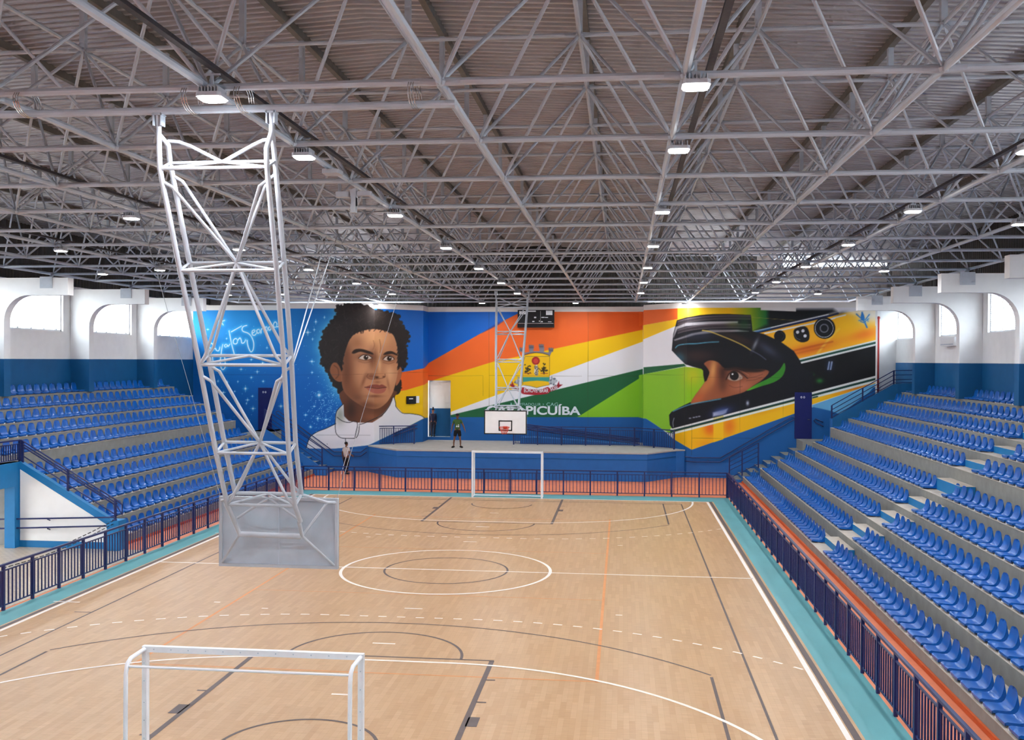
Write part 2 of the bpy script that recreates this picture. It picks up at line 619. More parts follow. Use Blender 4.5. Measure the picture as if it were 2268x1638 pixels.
# ---- side walls with windows between concrete portal frames
FY = [1.55 + 6.18 * k for k in range(-6, 4)]
for sx, nm in ((-1, 'left'), (1, 'right')):
    wb = MB()
    X0, X1 = (19.5, 19.8)
    def bx(b, x0, x1, y0, y1, z0, z1):
        if sx < 0:
            x0, x1 = -x1, -x0
        return b.box(x0, x1, y0, y1, z0, z1)
    if sx < 0:      # the entrance passage runs out under the left stand
        bx(wb, X0, X1, -37, -5.5, 0, 6.1)
        bx(wb, X0, X1, 11.0, 29.6, 0, 6.1)
        bx(wb, X0, X1, -5.5, 11.0, 2.7, 6.1)
    else:
        bx(wb, X0, X1, -37, 29.6, 0, 6.1)
    bx(wb, X0, X1, -37, 29.6, 6.1, 7.27)
    bx(wb, X0, X1, -37, 29.6, 9.0, 9.3)
    for y in FY:
        bx(wb, X0, X1, y - .75, y + .75, 7.27, 9.0)
    bx(wb, X0, X1, FY[-1] + .75, 29.6, 7.27, 9.0) if sx < 0 and False else None
    bx(wb, X0, X1, 26.9, 29.6, 7.27, 9.0)
    side = struct(wb.build('wall_' + nm, M_WHITE))
    dd = MB()
    bx(dd, 19.485, 19.5, -37, 26.6, 4.0, 6.05)
    dd.build('blue_dado', M_BLUEW, side)
    sd = MB()
    ribbed(sd, -37, 29.6, sx * 19.75, 9.3, 11.9, axis='y')
    sd.build('ribbed_siding', M_SIDING, side)
    wi = 0
    for i, y in enumerate(FY):
        y0, y1 = y + .75, (FY[i + 1] - .75 if i + 1 < len(FY) else 26.6)
        if y1 < -8:
            continue
        wi += 1
        wn_ = MB()
        for (a0, a1, b0, b1) in ((y0, y0 + .06, 7.27, 9.0), (y1 - .06, y1, 7.27, 9.0), (y0, y1, 7.27, 7.33), (y0, y1, 8.94, 9.0)):
            bx(wn_, 19.6, 19.68, a0, a1, b0, b1)
        win = struct(wn_.build('window_%d' % (wi + (0 if sx < 0 else 20)), M_WHITEPL))
        pn = MB()
        bx(pn, 19.635, 19.64, y0 + .06, y1 - .06, 7.33, 8.94)
        pn.build('pane', M_GLASS, win)
        if sx > 0:
            for k in range(20):
                zz = 7.36 + k * .08
                b = MB()
                b.add([(19.56, y0 + .06, zz), (19.56, y1 - .06, zz), (19.62, y1 - .06, zz + .045), (19.62, y0 + .06, zz + .045),
                       (19.56, y0 + .06, zz + .008), (19.56, y1 - .06, zz + .008), (19.62, y1 - .06, zz + .053), (19.62, y0 + .06, zz + .053)],
                      [(0, 1, 2, 3), (7, 6, 5, 4), (0, 4, 5, 1), (2, 6, 7, 3), (0, 3, 7, 4), (1, 5, 6, 2)])
                b.build('louvre_slat', M_WHITEPL, win)
            for k in (1, 2, 3):
                ym = y0 + (y1 - y0) * k / 4
                bx(MB(), 19.62, 19.66, ym - .02, ym + .02, 7.33, 8.94).build('mullion', M_WHITEPL, win)
        else:
            for k in range(5):
                ym = y0 + (y1 - y0) * (k + .6) / 5
                bx(MB(), 19.6, 19.66, ym - .06, ym + .06, 7.33, 7.38).build('sill_clip', M_STEEL, win)
    # portal frames: pier, cantilever beam and quarter-round haunch between them
    for i, y in enumerate(FY):
        if y < -12:
            continue
        xp, xe, zb, r = 18.6, 16.0, 8.5, 1.0
        prof = [(19.49, 4.6), (xp, 4.6), (xp, zb - r)]
        prof += [(xp - r + r * math.cos(math.radians(a)), zb - r + r * math.sin(math.radians(a))) for a in range(10, 91, 10)]
        prof += [(xe, zb), (xe, ZT), (19.49, ZT)]
        prof = [(sx * p[0], p[1]) for p in prof]
        fo = thing('portal_frame', 'white concrete frame on the %s wall, blue below, %s from the stage' % (nm, NUM[len(FY) - i]), 'concrete frame', (sx * 19.0, y, 4.6), 'concrete frames along the side walls')
        MB().prism(prof, 'y', y - .2, y + .2).build('pier_and_beam', M_WHITE, fo)
        b = MB()
        bx(b, xp - .012, 19.5, y - .212, y + .212, 4.6, 6.05)
        b.build('blue_dado', M_BLUEW, fo)
        pb = MB()
        bx(pb, 16.62, 17.12, y - .23, y - .2, 8.76, 9.2)
        bx(pb, 16.62, 17.12, y + .2, y + .23, 8.76, 9.2)
        bx(pb, 16.62, 17.12, y - .2, y + .2, ZT, ZT + .04)
        pl = pb.build('bearing_plate', M_MAST, fo)
        for ax in (16.72, 17.02):
            for az in (8.86, 9.1):
                c = MB()
                c.tube((sx * ax, y - .245, az), (sx * ax, y - .22, az), .02, 6)
                c.build('bolt', M_STEEL, pl)
struct(MB().box(-20.3, 20.3, -37.6, -37.2, 0, 13).build('wall_front', M_WHITE))
og = MB().box(-60, -20.5, -60, 60, -.35, -.3)
struct(og.build('outside_ground', M_TREAD))

# ---- stage
SP = [(-8.62, 24.5), (-6.55, 22.2), (6.3, 22.2), (7.85, 24.35), (8.3, 24.55), (6.15, 27.0), (6.15, 28.7), (-6.15, 28.7), (-6.15, 27.2), (-8.38, 24.8)]
stg = thing('stage', 'wide blue stage with angled corners and grey concrete top', 'stage', (0, 25, 0))
MB().prism(SP, 'z', 0, 1.38).build('stage_base', M_STAGE, stg)
MB().prism([(x * 1.003, y - .02) for x, y in SP], 'z', 1.38, 1.45).build('stage_top', M_STGTOP, stg)
for (a, c) in (((-6.55, 22.2), (6.3, 22.2)), ((-8.62, 24.5), (-6.55, 22.2)), ((6.3, 22.2), (7.85, 24.35))):
    bar('stage_groove', M_BLUEW, stg, (a[0], a[1] - .004, 1.1), (c[0], c[1] - .004, 1.1), .02, .025)

# ================================================================== stands
XK = [11.05 + .85 * k for k in range(10)] + [19.5]
ZK = [.33, .75, 1.19, 1.63, 2.10, 2.83, 3.28, 3.71, 4.14, 4.60]


def stand(sx, label):
    st = thing('concrete_stand', label, 'grandstand', (sx * 15, 4, 0))
    def bx(x0, x1, y0, y1, z0, z1):
        b = MB()
        if sx < 0:
            return b.box(-x1, -x0, y0, y1, z0, z1)
        return b.box(x0, x1, y0, y1, z0, z1)
    for k in range(10):
        x0, x1 = XK[k], XK[k + 1] + .05
        if k == 9:
            x1 = 19.49
        spans = [(-36, 22.45, 0)]
        if sx < 0:
            spans = [(-36, -7.0, 0), (1.9, 22.45, 0)] if k < 5 else [(11.0, 22.45, 0), (-7.0, 11.0, 2.05 if k == 5 else 2.72)]
        for (a, c, zb) in spans:
            if a == -36 and sx < 0:
                continue
            t = bx(x0, x1, a, c, zb, ZK[k] - .012).build('tier', M_CONC, st)
            bx(x0 - .012, x1, a, c, ZK[k] - .012, ZK[k]).build('tread', M_TREAD, t)
    if sx < 0:
        bx(14.3, 15.32, -7.0, 1.9, 2.6, 2.74).build('balcony_slab', M_CONC, st)
    # half-height steps of the aisle
    ya, yb = (1.85, 4.08) if sx > 0 else (1.95, 2.95)
    for k in range(9):
        x1 = XK[k + 1] - .012
        h = (ZK[k + 1] - ZK[k]) / 2
        t = bx(x1 - .42, x1, ya, yb, ZK[k], ZK[k] + h - .012).build('aisle_step', M_TRIM, st)
        bx(x1 - .42, x1, ya, yb, ZK[k] + h - .012, ZK[k] + h).build('step_top', M_TREAD, t)
    bx(11.0, 11.05, -20 if sx > 0 else 1.95, 22.45, 0, .09).build('skirting', M_SKIRT, st)
    return st


stR = stand(1, 'stepped grey concrete stand on the right of the court')
stL = stand(-1, 'stepped grey concrete stand on the left, cut by the entrance')

# ---- seats
def seat_mesh():
    prof = [(.015, -.05, .18), (0, -.02, .197), (.004, .01, .206), (.04, .026, .21), (.13, .018, .212), (.23, .01, .21), (.30, .018, .206), (.345, .058, .2),
            (.372, .118, .2), (.39, .19, .2), (.403, .255, .194), (.412, .3, .178), (.416, .328, .148), (.418, .343, .1), (.419, .35, .04)]
    cols = [(-1.0, 1), (-1.0, 0), (-.82, 0), (-.4, 0), (0, 0), (.4, 0), (.82, 0), (1.0, 0), (1.0, 1)]
    V = []
    for i, (d, h, w_) in enumerate(prof):
        a = prof[max(0, i - 1)]
        c = prof[min(len(prof) - 1, i + 1)]
        td, th = c[0] - a[0], c[1] - a[1]
        L = math.hypot(td, th)
        nd, nh = -th / L, td / L          # points up / forward, out of the sitting side
        for u, sk in cols:
            dish = -.016 * (1 - u * u) if 2 < i else 0
            off = dish
            if sk:
                off = -.055
            if sk and i >= 6:           # the sides close down behind the back
                V.append((min(.44, d + .05), u * w_, max(-.05, h * .8 - .1)))
                continue
            V.append((d + nd * off, u * w_, h + nh * off))
    n = len(cols)
    F = [(i * n + j, i * n + j + 1, (i + 1) * n + j + 1, (i + 1) * n + j) for i in range(len(prof) - 1) for j in range(n - 1)]
    return V, F


SV, SF = seat_mesh()
b = MB().add(SV, SF)
SEAT = b.mesh('bucket_seat', M_SEAT, True)
BRK = MB().bevbox(.03, .36, .262, .298, -.078, -.035, .008).mesh('bracket', M_WHITEPL)
SP_ = .56
PAN = .075
slots = []
for sx in (1, -1):
    for k in range(10):
        if sx > 0:
            ys = [(4.27 + SP_ * i, i + 1, 'far') for i in range(33)] + [(2.08 - SP_ * i, i + 1, 'near') for i in range(31)]
        else:
            ys = [(3.25 + SP_ * i, i + 1, 'far') for i in range(34)]
            if k >= 5:
                ys += [(3.25 - SP_ * (i + 1), i + 1, 'near') for i in range(18)]
        for y, n, sidew in ys:
            if y > (22.1 if k < 5 else 21.95):
                continue
            if k == 9 and min(abs(y - f_) for f_ in FY) < .44:
                continue
            x = sx * (XK[k] + .01)
            z = ZK[k] + PAN
            v, d = in_view((x + sx * .2, y, z + .15))
            # keep what is in or just beside the view
            dx = Vector((x, y, z)) - CAM
            zz = dx.dot(_f)
            uu = dx.dot(_X) / max(zz, .1) * FPX + 1134
            if zz < 3 or uu > 2700 or uu < -450:
                continue
            slots.append((0 if v else 1, d, sx, k, n, sidew, x, y, z))
slots.sort()
SIDE = {1: 'right', -1: 'left'}
Q180 = Matrix.Rotation(math.pi, 4, 'Z').to_quaternion()
for (o_, d, sx, k, n, sidew, x, y, z) in slots[:300]:
    s = inst('bucket_seat', SEAT, None, (x, y, z), Q180 if sx < 0 else None)
    where = ('beyond' if sidew == 'far' else 'before') + (' the aisle' if sx > 0 else ' the stairs')
    tag(s, 'blue bucket seat in the %s row of the %s stand, %s %s' % (NUM[k + 1], SIDE[sx], ordn(n), where), 'seat', 'bucket seats in row %d of the %s stand' % (k + 1, SIDE[sx]))
    q = bpy.data.objects.new('bracket', BRK)
    COL.objects.link(q)
    q.parent = s
A = np.array(SV)
rest = slots[300:]
VV, FF = [], []
nf = np.array(SF)
for i, (o_, d, sx, k, n, sidew, x, y, z) in enumerate(rest):
    B = A.copy()
    B[:, 0] *= sx
    B[:, 1] *= sx
    VV.append(B + np.array([x, y, z]))
    FF.append(nf + i * len(A))
me = bpy.data.meshes.new('more_bucket_seats')
me.from_pydata(np.concatenate(VV).tolist(), [], np.concatenate(FF).tolist())
me.materials.append(M_SEAT)
me.polygons.foreach_set('use_smooth', [True] * len(me.polygons))
ms = bpy.data.objects.new('more_bucket_seats', me)
COL.objects.link(ms)
tag(ms, 'remaining rows of blue plastic bucket seats on both stands', 'seats', kind='stuff')


# ================================================================== railings
def railing(name, label, pts, h=1.1, post=1.2, bal=.155, rails=(0, -.14, None), low=.12, group=None, posts_h=None, balust=True, m=None, pw=.065, bw=.026, rw=.06):
    """posts, rails and balusters along a line of base points; the line may slope"""
    m = m or M_NAVY
    t = thing(name, label, 'railing', pts[0], group)
    for a, c in zip(pts, pts[1:]):
        a, c = Vector(a), Vector(c)
        d = c - a
        L = Vector((d.x, d.y, 0)).length
        n = max(1, round(L / post))
        up = Vector((0, 0, 1))
        yaw = Matrix.Rotation(math.atan2(d.y, d.x), 4, 'Z').to_quaternion()
        for i in range(n + 1):
            p = a + d * (i / n)
            inst('post', unit('post', m), t, p, yaw, (pw, pw, h))
        hs = [h] + [h + r for r in rails[1:] if r is not None]
        for j, hh in enumerate(hs):
            bar('top_rail' if j == 0 else 'rail', m, t, a + up * hh, c + up * hh, rw if j == 0 else .035, rw * .8 if j == 0 else .03)
        if low is not None:
            bar('bottom_rail', m, t, a + up * low, c + up * low, .03, .03)
        if balust:
            nb = int(L / bal)
            z1 = hs[1] if len(hs) > 1 else h
            for i in range(1, nb):
                p = a + d * (i / nb)
                inst('baluster', unit('post', m), t, p + up * low, yaw, (bw, bw, z1 - low))
    return t


railing('court_fence', 'navy baluster fence along the right side of the court', [(9.75, -15.6, 0), (9.75, 16.75, 0)])
railing('court_fence', 'navy baluster fence across the far end of the court, in front of the stage', [(-9.75, 16.8, 0), (9.7, 16.8, 0)])
railing('court_fence', 'navy baluster fence along the left side of the court', [(-9.75, -7.2, 0), (-9.75, 16.75, 0)])

# ---- left entrance: white side wall with blue trim, lintel, balcony rail
ent = thing('entrance_wall', 'white triangular side wall with blue trim beside the left entrance', 'wall', (-12.5, 1.8, 0))
pw_ = [(-10.95, 0), (-10.95, .84), (-14.25, 2.76), (-14.25, 0)]
MB().prism(pw_, 'y', 1.7, 1.9).build('parapet', M_TRIM, ent)
MB().prism([(-11.17, .22), (-11.17, .72), (-14.22, 2.5), (-14.22, .22)], 'y', 1.69, 1.7).build('white_panel', M_WHITE, ent)
MB().box(-11.15, -10.75, 1.45, 1.95, 0, .95).build('end_pier', M_TRIM, ent)
b = MB()
b.box(-14.6, -14.25, 1.45, 1.9, 0, 2.74)
b.box(-14.6, -14.25, -5.6, 1.45, 1.98, 2.74)
b.box(-14.6, -14.25, -7.2, -5.6, 0, 2.74)
tag(b.build('entrance_portal', M_TRIM, None, False, (-14.4, -2, 0)), 'blue beam and pillar around the left entrance opening', 'portal')
railing('balcony_railing', 'navy balcony railing above the left entrance opening', [(-14.3, -6.8, 2.74), (-14.3, 1.8, 2.74)], h=.7, bal=.12, rails=(0, -.12), low=.08)
sr = thing('stair_handrail', 'navy double handrail sloping down the left entrance stairs', 'handrail', (-12.5, 1.8, 0))
for x, z in ((-11.05, .9), (-12.65, 1.84), (-14.2, 2.74)):
    MB().box(x - .03, x + .03, 1.77, 1.83, z - .05, z + .68).build('post', M_NAVY, sr)
for dz in (.68, .58, .5, .2):
    b = MB()
    b.tube((-14.25, 1.8, 2.76 + dz), (-10.98, 1.8, .86 + dz), .026 if dz > .3 else .022, 8)
    if dz == .68:
        b.path([(-10.98, 1.8, .86 + .68), (-10.82, 1.8, .74 + .68), (-10.82, 1.8, .6 + .5), (-10.98, 1.8, .86 + .5)], .026, 8)
    b.build('rail', M_NAVY, sr)
gr = thing('wall_handrail', 'double grey handrail fixed along the white entrance wall', 'handrail', (-12.5, 1.6, 0))
for z0, z1 in ((1.05, .9), (.78, .6)):
    MB().path([(-10.9, 1.55, .1), (-10.9, 1.55, z0 - .08), (-10.96, 1.55, z0), (-14.9, 1.55, z1)], .025, 8).build('rail', M_NAVY, gr)
    MB().tube((-13.2, 1.55, z1 + .04), (-13.2, 1.7, z1 - .02), .02, 6).build('bracket', M_NAVY, gr)
MB().box(-10.99, -10.88, 1.48, 1.6, 0, .98).build('end_post', M_NAVY, gr)
for i, (dz, lb) in enumerate(((0, 'upper'), (-.1, 'lower'))):
    b = MB()
    p, q = Vector((-10.95, 1.5, .95 + dz)), Vector((-10.4, -6.0, .95 + dz))
    pts = []
    for j in range(25):
        t = j / 24
        pp = p.lerp(q, t)
        pp.z -= .16 * math.sin(math.pi * t)
        pts.append(pp)
    for a, c in zip(pts, pts[1:]):
        b.tube(a, a.lerp(c, .62), .013, 5)
    tag(b.build('barrier_chain', M_BLACK, None, False, p), '%s black dashed barrier chain sagging across the left entrance' % lb, 'chain')

# ---- stairs, landings and railings at the far ends of both stands
for sx, nm in ((1, 'right'), (-1, 'left')):
    def X(b, x0, x1, y0, y1, z0, z1):
        return b.box(x0, x1, y0, y1, z0, z1) if sx > 0 else b.box(-x1, -x0, y0, y1, z0, z1)
    yw = 24.45 if sx > 0 else 24.75
    stt = thing('concrete_stairs', 'concrete stairs climbing along the mural wall at the far %s' % nm, 'stairs', (sx * 12, 23.5, 0))
    for i in range(8):
        x0 = 10.6 + i * .425
        h = [.16, .33, .54, .75, .97, 1.19, 1.41, 1.63][i]
        s_ = X(MB(), x0, x0 + .43, 22.64, yw, 0, h - .01).build('step', M_STAGE, stt)
        X(MB(), x0 - .01, x0 + .43, 22.64, yw, h - .01, h).build('step_top', M_CONC, s_)
    X(MB(), 14.0, 15.33, 22.64, yw if sx > 0 else 26.55, 0, 2.1).build('landing', M_CONC, stt)
    if sx < 0:
        X(MB(), 13.62, 15.33, 24.76, 26.55, 0, 2.1).build('landing', M_CONC, stt)
    # parapet of the upper rows
    if sx > 0:
      pp = thing('sloped_parapet', 'blue sloping parapet wall closing the upper rows at the far %s' % nm, 'parapet', (sx * 17, 22.4, 2.4))
      MB().prism([(sx * x, z) for x, z in ((15.35, 2.0), (15.35, 3.25), (18.34, 5.0), (19.45, 5.03), (19.45, 2.0))], 'y', 22.47, 22.62).build('parapet', M_BLUEW, pp)
      X(MB(), 15.3, 15.4, 22.45, 22.64, 1.9, 3.27).build('parapet_end', M_STAGE, pp)
      railing('parapet_railing', 'navy three-bar railing on the sloping parapet at the far %s' % nm, [(sx * 15.38, 22.55, 3.26), (sx * 18.34, 22.55, 5.0), (sx * 19.3, 22.55, 5.03)], h=.66, post=1.5, balust=False, rails=(0, -.22, -.44), low=.06, rw=.045)
    # wall-mounted double handrail
    hr = thing('wall_handrail', 'navy double handrail on the mural wall along the far %s stairs' % nm, 'handrail', (sx * 11, yw - .1, 0))
    yh = yw - .08
    for dz in (0, -.22):
        pts = [(sx * 13.75, yh, 3.25 + dz), (sx * 10.12, yh, 1.06 + dz), (sx * 8.75, yh, 1.05 + dz), (sx * (8.3 if sx > 0 else 8.75), yh - .25 if sx > 0 else yh, 1.12 + dz)]
        if sx < 0:
            pts = [(-13.75, yh, 3.25 + dz), (-10.6, yh, 1.05 + dz), (-9.1, yh, 1.05 + dz), (-8.75, yh - .1, 1.3 + dz)]
        MB().path(pts, .026, 8).build('rail', M_NAVY, hr)
    MB().path([(sx * 13.75, yh, 3.25), (sx * 13.88, yh, 3.2), (sx * 13.88, yh, 3.08), (sx * 13.75, yh, 3.03)], .026, 8).build('rail_return', M_NAVY, hr)
    for x, z in ((12.5, 2.38), (11, 1.5), (9.5, .95)):
        MB().tube((sx * x, yh, z - .02), (sx * x, yw, z - .06), .018, 6).build('bracket', M_NAVY, hr)
railing('stair_railing', 'short navy railing with bars at the foot of the far right stairs', [(10.42, 22.7, .0), (11.05, 22.7, .33), (11.85, 22.7, .75)], h=1.25, post=.8, balust=False, rails=(0, -.22, -.44, -.66), low=.2, rw=.045)
sp2 = thing('stair_parapet', 'blue sloping side wall of the far left stairs', 'parapet', (-12, 22.55, 0))
MB().prism([(-10.35, 0), (-10.35, .42), (-10.7, .46), (-13.8, 2.46), (-13.8, 0)], 'y', 22.47, 22.62).build('side_wall', M_STAGE, sp2)
railing('stair_railing', 'navy sloping bar railing on the far left stair wall', [(-10.62, 22.55, .43), (-13.75, 22.55, 2.44)], h=1.0, post=1.6, balust=False, rails=(0, -.28, -.5), low=.25, rw=.045)
b = MB()
b.path([(15.32, 24.47, 2.98), (15.25, 24.38, 3.0), (14.95, 24.38, 3.14), (14.86, 24.38, 3.06), (14.95, 24.38, 2.95), (15.3, 24.38, 2.78), (15.33, 24.47, 2.76)], .03, 8)
tag(b.build('bent_handrail', M_NAVY, None, True, (15, 24.4, 2.4)), 'short looped navy handrail right of the far right door', 'handrail')

# ---- railings on the stage
railing('stage_railing', 'short navy baluster railing on the left end of the stage', [(-8.5, 24.95, 1.45), (-6.35, 25.6, 1.45)], h=1.0, post=1.2, bal=.12, rails=(0, -.12), low=.08)
railing('stage_railing', 'long navy baluster railing around the ramp on the stage right', [(-.9, 26.2, 1.45), (5.7, 26.2, 1.45), (7.75, 24.5, 1.45)], h=1.0, post=1.25, bal=.12, rails=(0, -.14), low=.08)
rr = thing('ramp_handrail', 'navy sloping handrails of the ramp behind the stage railing', 'handrail', (3, 27, 1.45))
for y in (26.6, 27.9):
    for dz in (0, -.18):
        MB().tube((-.7, y, 2.5 + dz), (6.0, y, 1.72 + dz), .035, 8).build('rail', M_NAVY, rr)
MB().prism([(-.6, 1.45), (-.6, 1.8), (.4, 1.8), (6.0, 1.46), (6.0, 1.45)], 'y', 26.7, 27.8).build('ramp', M_STAGE, rr)
rl = thing('ramp_handrail', 'navy sloping handrails behind the short stage railing on the left', 'handrail', (-7.3, 25.6, 1.45))
for y0, y1 in ((25.2, 26.4), (25.5, 26.7)):
    for dz in (0, -.2):
        MB().path([(-8.3, y0, 1.65 + dz * .5), (-6.55, y1, 2.45 + dz), (-6.4, y1 + .05, 2.42 + dz)], .033, 8).build('rail', M_NAVY, rl)
MB().prism([(-8.35, 1.45), (-6.45, 2.1), (-6.45, 1.45)], 'y', 26.35, 26.5).build('ramp_side', M_STAGE, rl)

# ================================================================== space frame roof
ZB, ZTOP = 9.40, 11.45
SX_, SY_ = 2.88, 3.18
XS = [SX_ * i for i in range(-6, 7)]
YS = [-16.78 + SY_ * j for j in range(-4, 15)]
mem = []
for j, y in enumerate(YS):
    for i in range(len(XS) - 1):
        mem.append(((XS[i], y, ZB), (XS[i + 1], y, ZB), .046, 'bottom_chord'))
for i, x in enumerate(XS):
    for j in range(len(YS) - 1):
        mem.append(((x, YS[j], ZB), (x, YS[j + 1], ZB), .05, 'bottom_chord'))
XT = [x + SX_ / 2 for x in XS[:-1]]
YT = [y + SY_ / 2 for y in YS[:-1]]
for y in YT:
    for i in range(len(XT) - 1):
        mem.append(((XT[i], y, ZTOP), (XT[i + 1], y, ZTOP), .037, 'top_chord'))
for x in XT:
    for j in range(len(YT) - 1):
        mem.append(((x, YT[j], ZTOP), (x, YT[j + 1], ZTOP), .037, 'top_chord'))
for i, x in enumerate(XT):
    for j, y in enumerate(YT):
        for dx in (0, 1):
            for dy in (0, 1):
                mem.append(((XS[i + dx], YS[j + dy], ZB), (x, y, ZTOP), .029, 'diagonal'))
sf = thing('space_frame', 'grey tubular steel space frame spanning the whole hall under the roof', 'roof truss', (0, 0, ZB))
sz = []
for k, (p, q, r, nm) in enumerate(mem):
    mid = (Vector(p) + Vector(q)) / 2
    v, d = in_view(mid)
    v2, d2 = in_view(Vector(p))
    v3, d3 = in_view(Vector(q))
    ok = v or v2 or v3
    sz.append((0 if ok else 1, min(d, d2, d3) / r, k))
sz.sort()
TUBE = unit('tube', M_STEEL)
big = set(k for _, _, k in sz[:300])
tv = np.array([tuple(v.co) for v in TUBE.vertices])
tf = [tuple(p.vertices) for p in TUBE.polygons]
VV, FF, off = [], [], 0
nfT = np.array(tf)
for k, (p, q, r, nm) in enumerate(mem):
    p, q = Vector(p), Vector(q)
    d = q - p
    rot = d.to_track_quat('Z', 'Y')
    if k in big:
        inst(nm, TUBE, sf, p, rot, (r, r, d.length))
    else:
        R_ = np.array(rot.to_matrix())
        VV.append((tv * np.array([r, r, d.length])) @ R_.T + np.array(p) - np.array(sf.location))
        FF.append(nfT + off)
        off += len(tv)
nb = MB()
for z, xs_, ys_ in ((ZB, XS, YS), (ZTOP, XT, YT)):
    for x in xs_:
        for y in ys_:
            nb.ball((x, y, z), .075, 6, 4, 1, 1, .8)
me = bpy.data.meshes.new('more_members')
me.from_pydata(np.concatenate(VV).tolist(), [], np.concatenate(FF).tolist())
me.materials.append(M_STEEL)
me.polygons.foreach_set('use_smooth', [True] * len(me.polygons))
o = bpy.data.objects.new('more_members', me)
COL.objects.link(o)
o.parent = sf
o['kind'] = 'stuff'
nb.build('node_joints', M_STEEL, sf)['kind'] = 'stuff'
# stub columns and purlins carrying the sheet
sb = MB()
for x in XT:
    for y in YT:
        sb.box(x - .05, x + .05, y - .05, y + .05, ZTOP, roof_z(x) - .22)
sb.build('purlin_stubs', M_STEEL, sf)['kind'] = 'stuff'
for x in XT:
    z = roof_z(x) - .05
    pb = MB().box(x - .06, x + .06, -36, 29.5, z - .2, z - .03)
    pb.build('purlin', M_PURLIN, sf)
# bearings on the concrete beams
for x in (-17.28, 17.28):
    for y in FY:
        if y > -12:
            yn = min(YS, key=lambda t: abs(t - y))
            MB().tube((x * .975, y, 9.15), (x, yn, ZB), .06, 8).build('bearing_strut', M_STEEL, sf)
# cable trays along the lamp rows
for x, lb in ((5.98, 'right of the centre line'), (.12, 'on the centre line'), (11.2, 'over the right stand'), (-5.64, 'left of the centre line'), (-11.4, 'over the left stand')):
    b = MB()
    b.prism([(x + .04, ZB + .12), (x + .12, ZB + .12), (x + .12, ZB + .17), (x + .108, ZB + .17), (x + .108, ZB + .135), (x + .052, ZB + .135), (x + .052, ZB + .17), (x + .04, ZB + .17)], 'y', -30, 24.5)
    tag(b.build('cable_tray', M_CABLE, None, False, (x, 0, ZB)), 'long dark cable tray under the roof frame %s' % lb, 'cable tray')
# spare pipe tied under the first chord
px = thing('hanging_pipe', 'grey steel pipe tied under the nearest cross chord, carrying the near basket', 'pipe', (-4, -16.45, 9.25))
MB().path([(-14, -16.44, 9.22), (3.0, -16.44, 9.22)], .05, 12).build('pipe', M_STEEL, px)
for x in (-2.5, -.32, .35, 2.5):
    for k in range(3):
        b = MB()
        b.path([(x + k * .03, -16.6 + .26 * math.cos(a), 9.31 + .17 * math.sin(a)) for a in np.linspace(0, 2 * math.pi, 16)[:-1]], .006, 5, None, True)
        b.build('wire_tie', M_CHROME, px)

# ================================================================== lamps
def lamp_mesh():
    a = MB().bevbox(-.16, .16, -.16, .16, .0, .05, .04)
    for k in range(7):
        x = -.12 + k * .04
        a.box(x - .006, x + .006, -.13, .13, .05, .12)
    a.box(-.05, .05, -.05, .05, .05, .16)
    lens = MB().bevbox(-.14, .14, -.14, .14, -.02, .001, .045)
    hang = MB().box(-.015, .015, -.015, .015, .12, .3)
    hang.box(-.1, .1, -.012, .012, .28, .3)
    return a.mesh('housing', M_MAST), lens.mesh('lens', M_LENS), hang.mesh('hanger', M_STEEL)


LH, LL, LG = lamp_mesh()
ROWN = {0: 'on the roof centre line', 5.76: 'right of the roof centre line', 11.05: 'over the right stand', -5.9: 'left of the roof centre line', -11.3: 'over the left stand', 14.0: 'near the right wall', -14.2: 'near the left wall'}
ROWS = {0: [-27.5, -23.2, -16.95, -13.45, -7.2, -.88, 5.5, 11.84, 18.1], 5.76: [-27.5, -23.2, -16.95, -13.45, -7.2, -.88, 5.5, 11.84, 18.1], 11.05: [-12.9, -6.9, -.88, 5.4, 11.8, 18.1],
        -5.9: [-27.5, -23.2, -13.4, -7.2, -.88, 5.5, 11.84, 18.3], -11.3: [-7.2, -.9, 5.4, 11.8, 18.2], 14.0: [-4.7, 7.2, 19.0], -14.2: [-5, 6.8, 18.7]}
la = bpy.data.lights.new('lamp_light', 'AREA')
la.shape = 'SQUARE'
la.size = .27
la.energy = LAMP_W
la.color = (.95, .98, 1.0)
for rx, ys in ROWS.items():
    for n, y in enumerate(sorted(ys)):
        x = {0: .12, 5.76: 5.87}.get(rx, rx)
        t = thing('ceiling_lamp', 'LED lamp %s, %s from the near end' % (ROWN[rx], NUM[n + 1]), 'lamp', (x, y, 9.22), 'LED high-bay lamps under the roof frame')
        for nm, me in (('housing', LH), ('lens', LL), ('hanger', LG)):
            o = bpy.data.objects.new(nm, me)
            COL.objects.link(o)
            o.parent = t
        lo_ = bpy.data.objects.new('lamp_light', la)
        COL.objects.link(lo_)
        lo_.parent = t
        lo_.location = (0, 0, -.03)
for x, y in ((-2.66, 26.0), (2.48, 26.1)):
    t = thing('ceiling_lamp', 'flat LED lamp over the back of the stage, on the %s' % ('left' if x < 0 else 'right'), 'lamp', (x, y, 9.22), 'LED high-bay lamps under the roof frame')
    for nm, me in (('housing', LH), ('lens', LL), ('hanger', LG)):
        o = bpy.data.objects.new(nm, me)
        COL.objects.link(o)
        o.parent = t
    lo_ = bpy.data.objects.new('lamp_light', la)
    COL.objects.link(lo_)
    lo_.parent = t
    lo_.location = (0, 0, -.03)
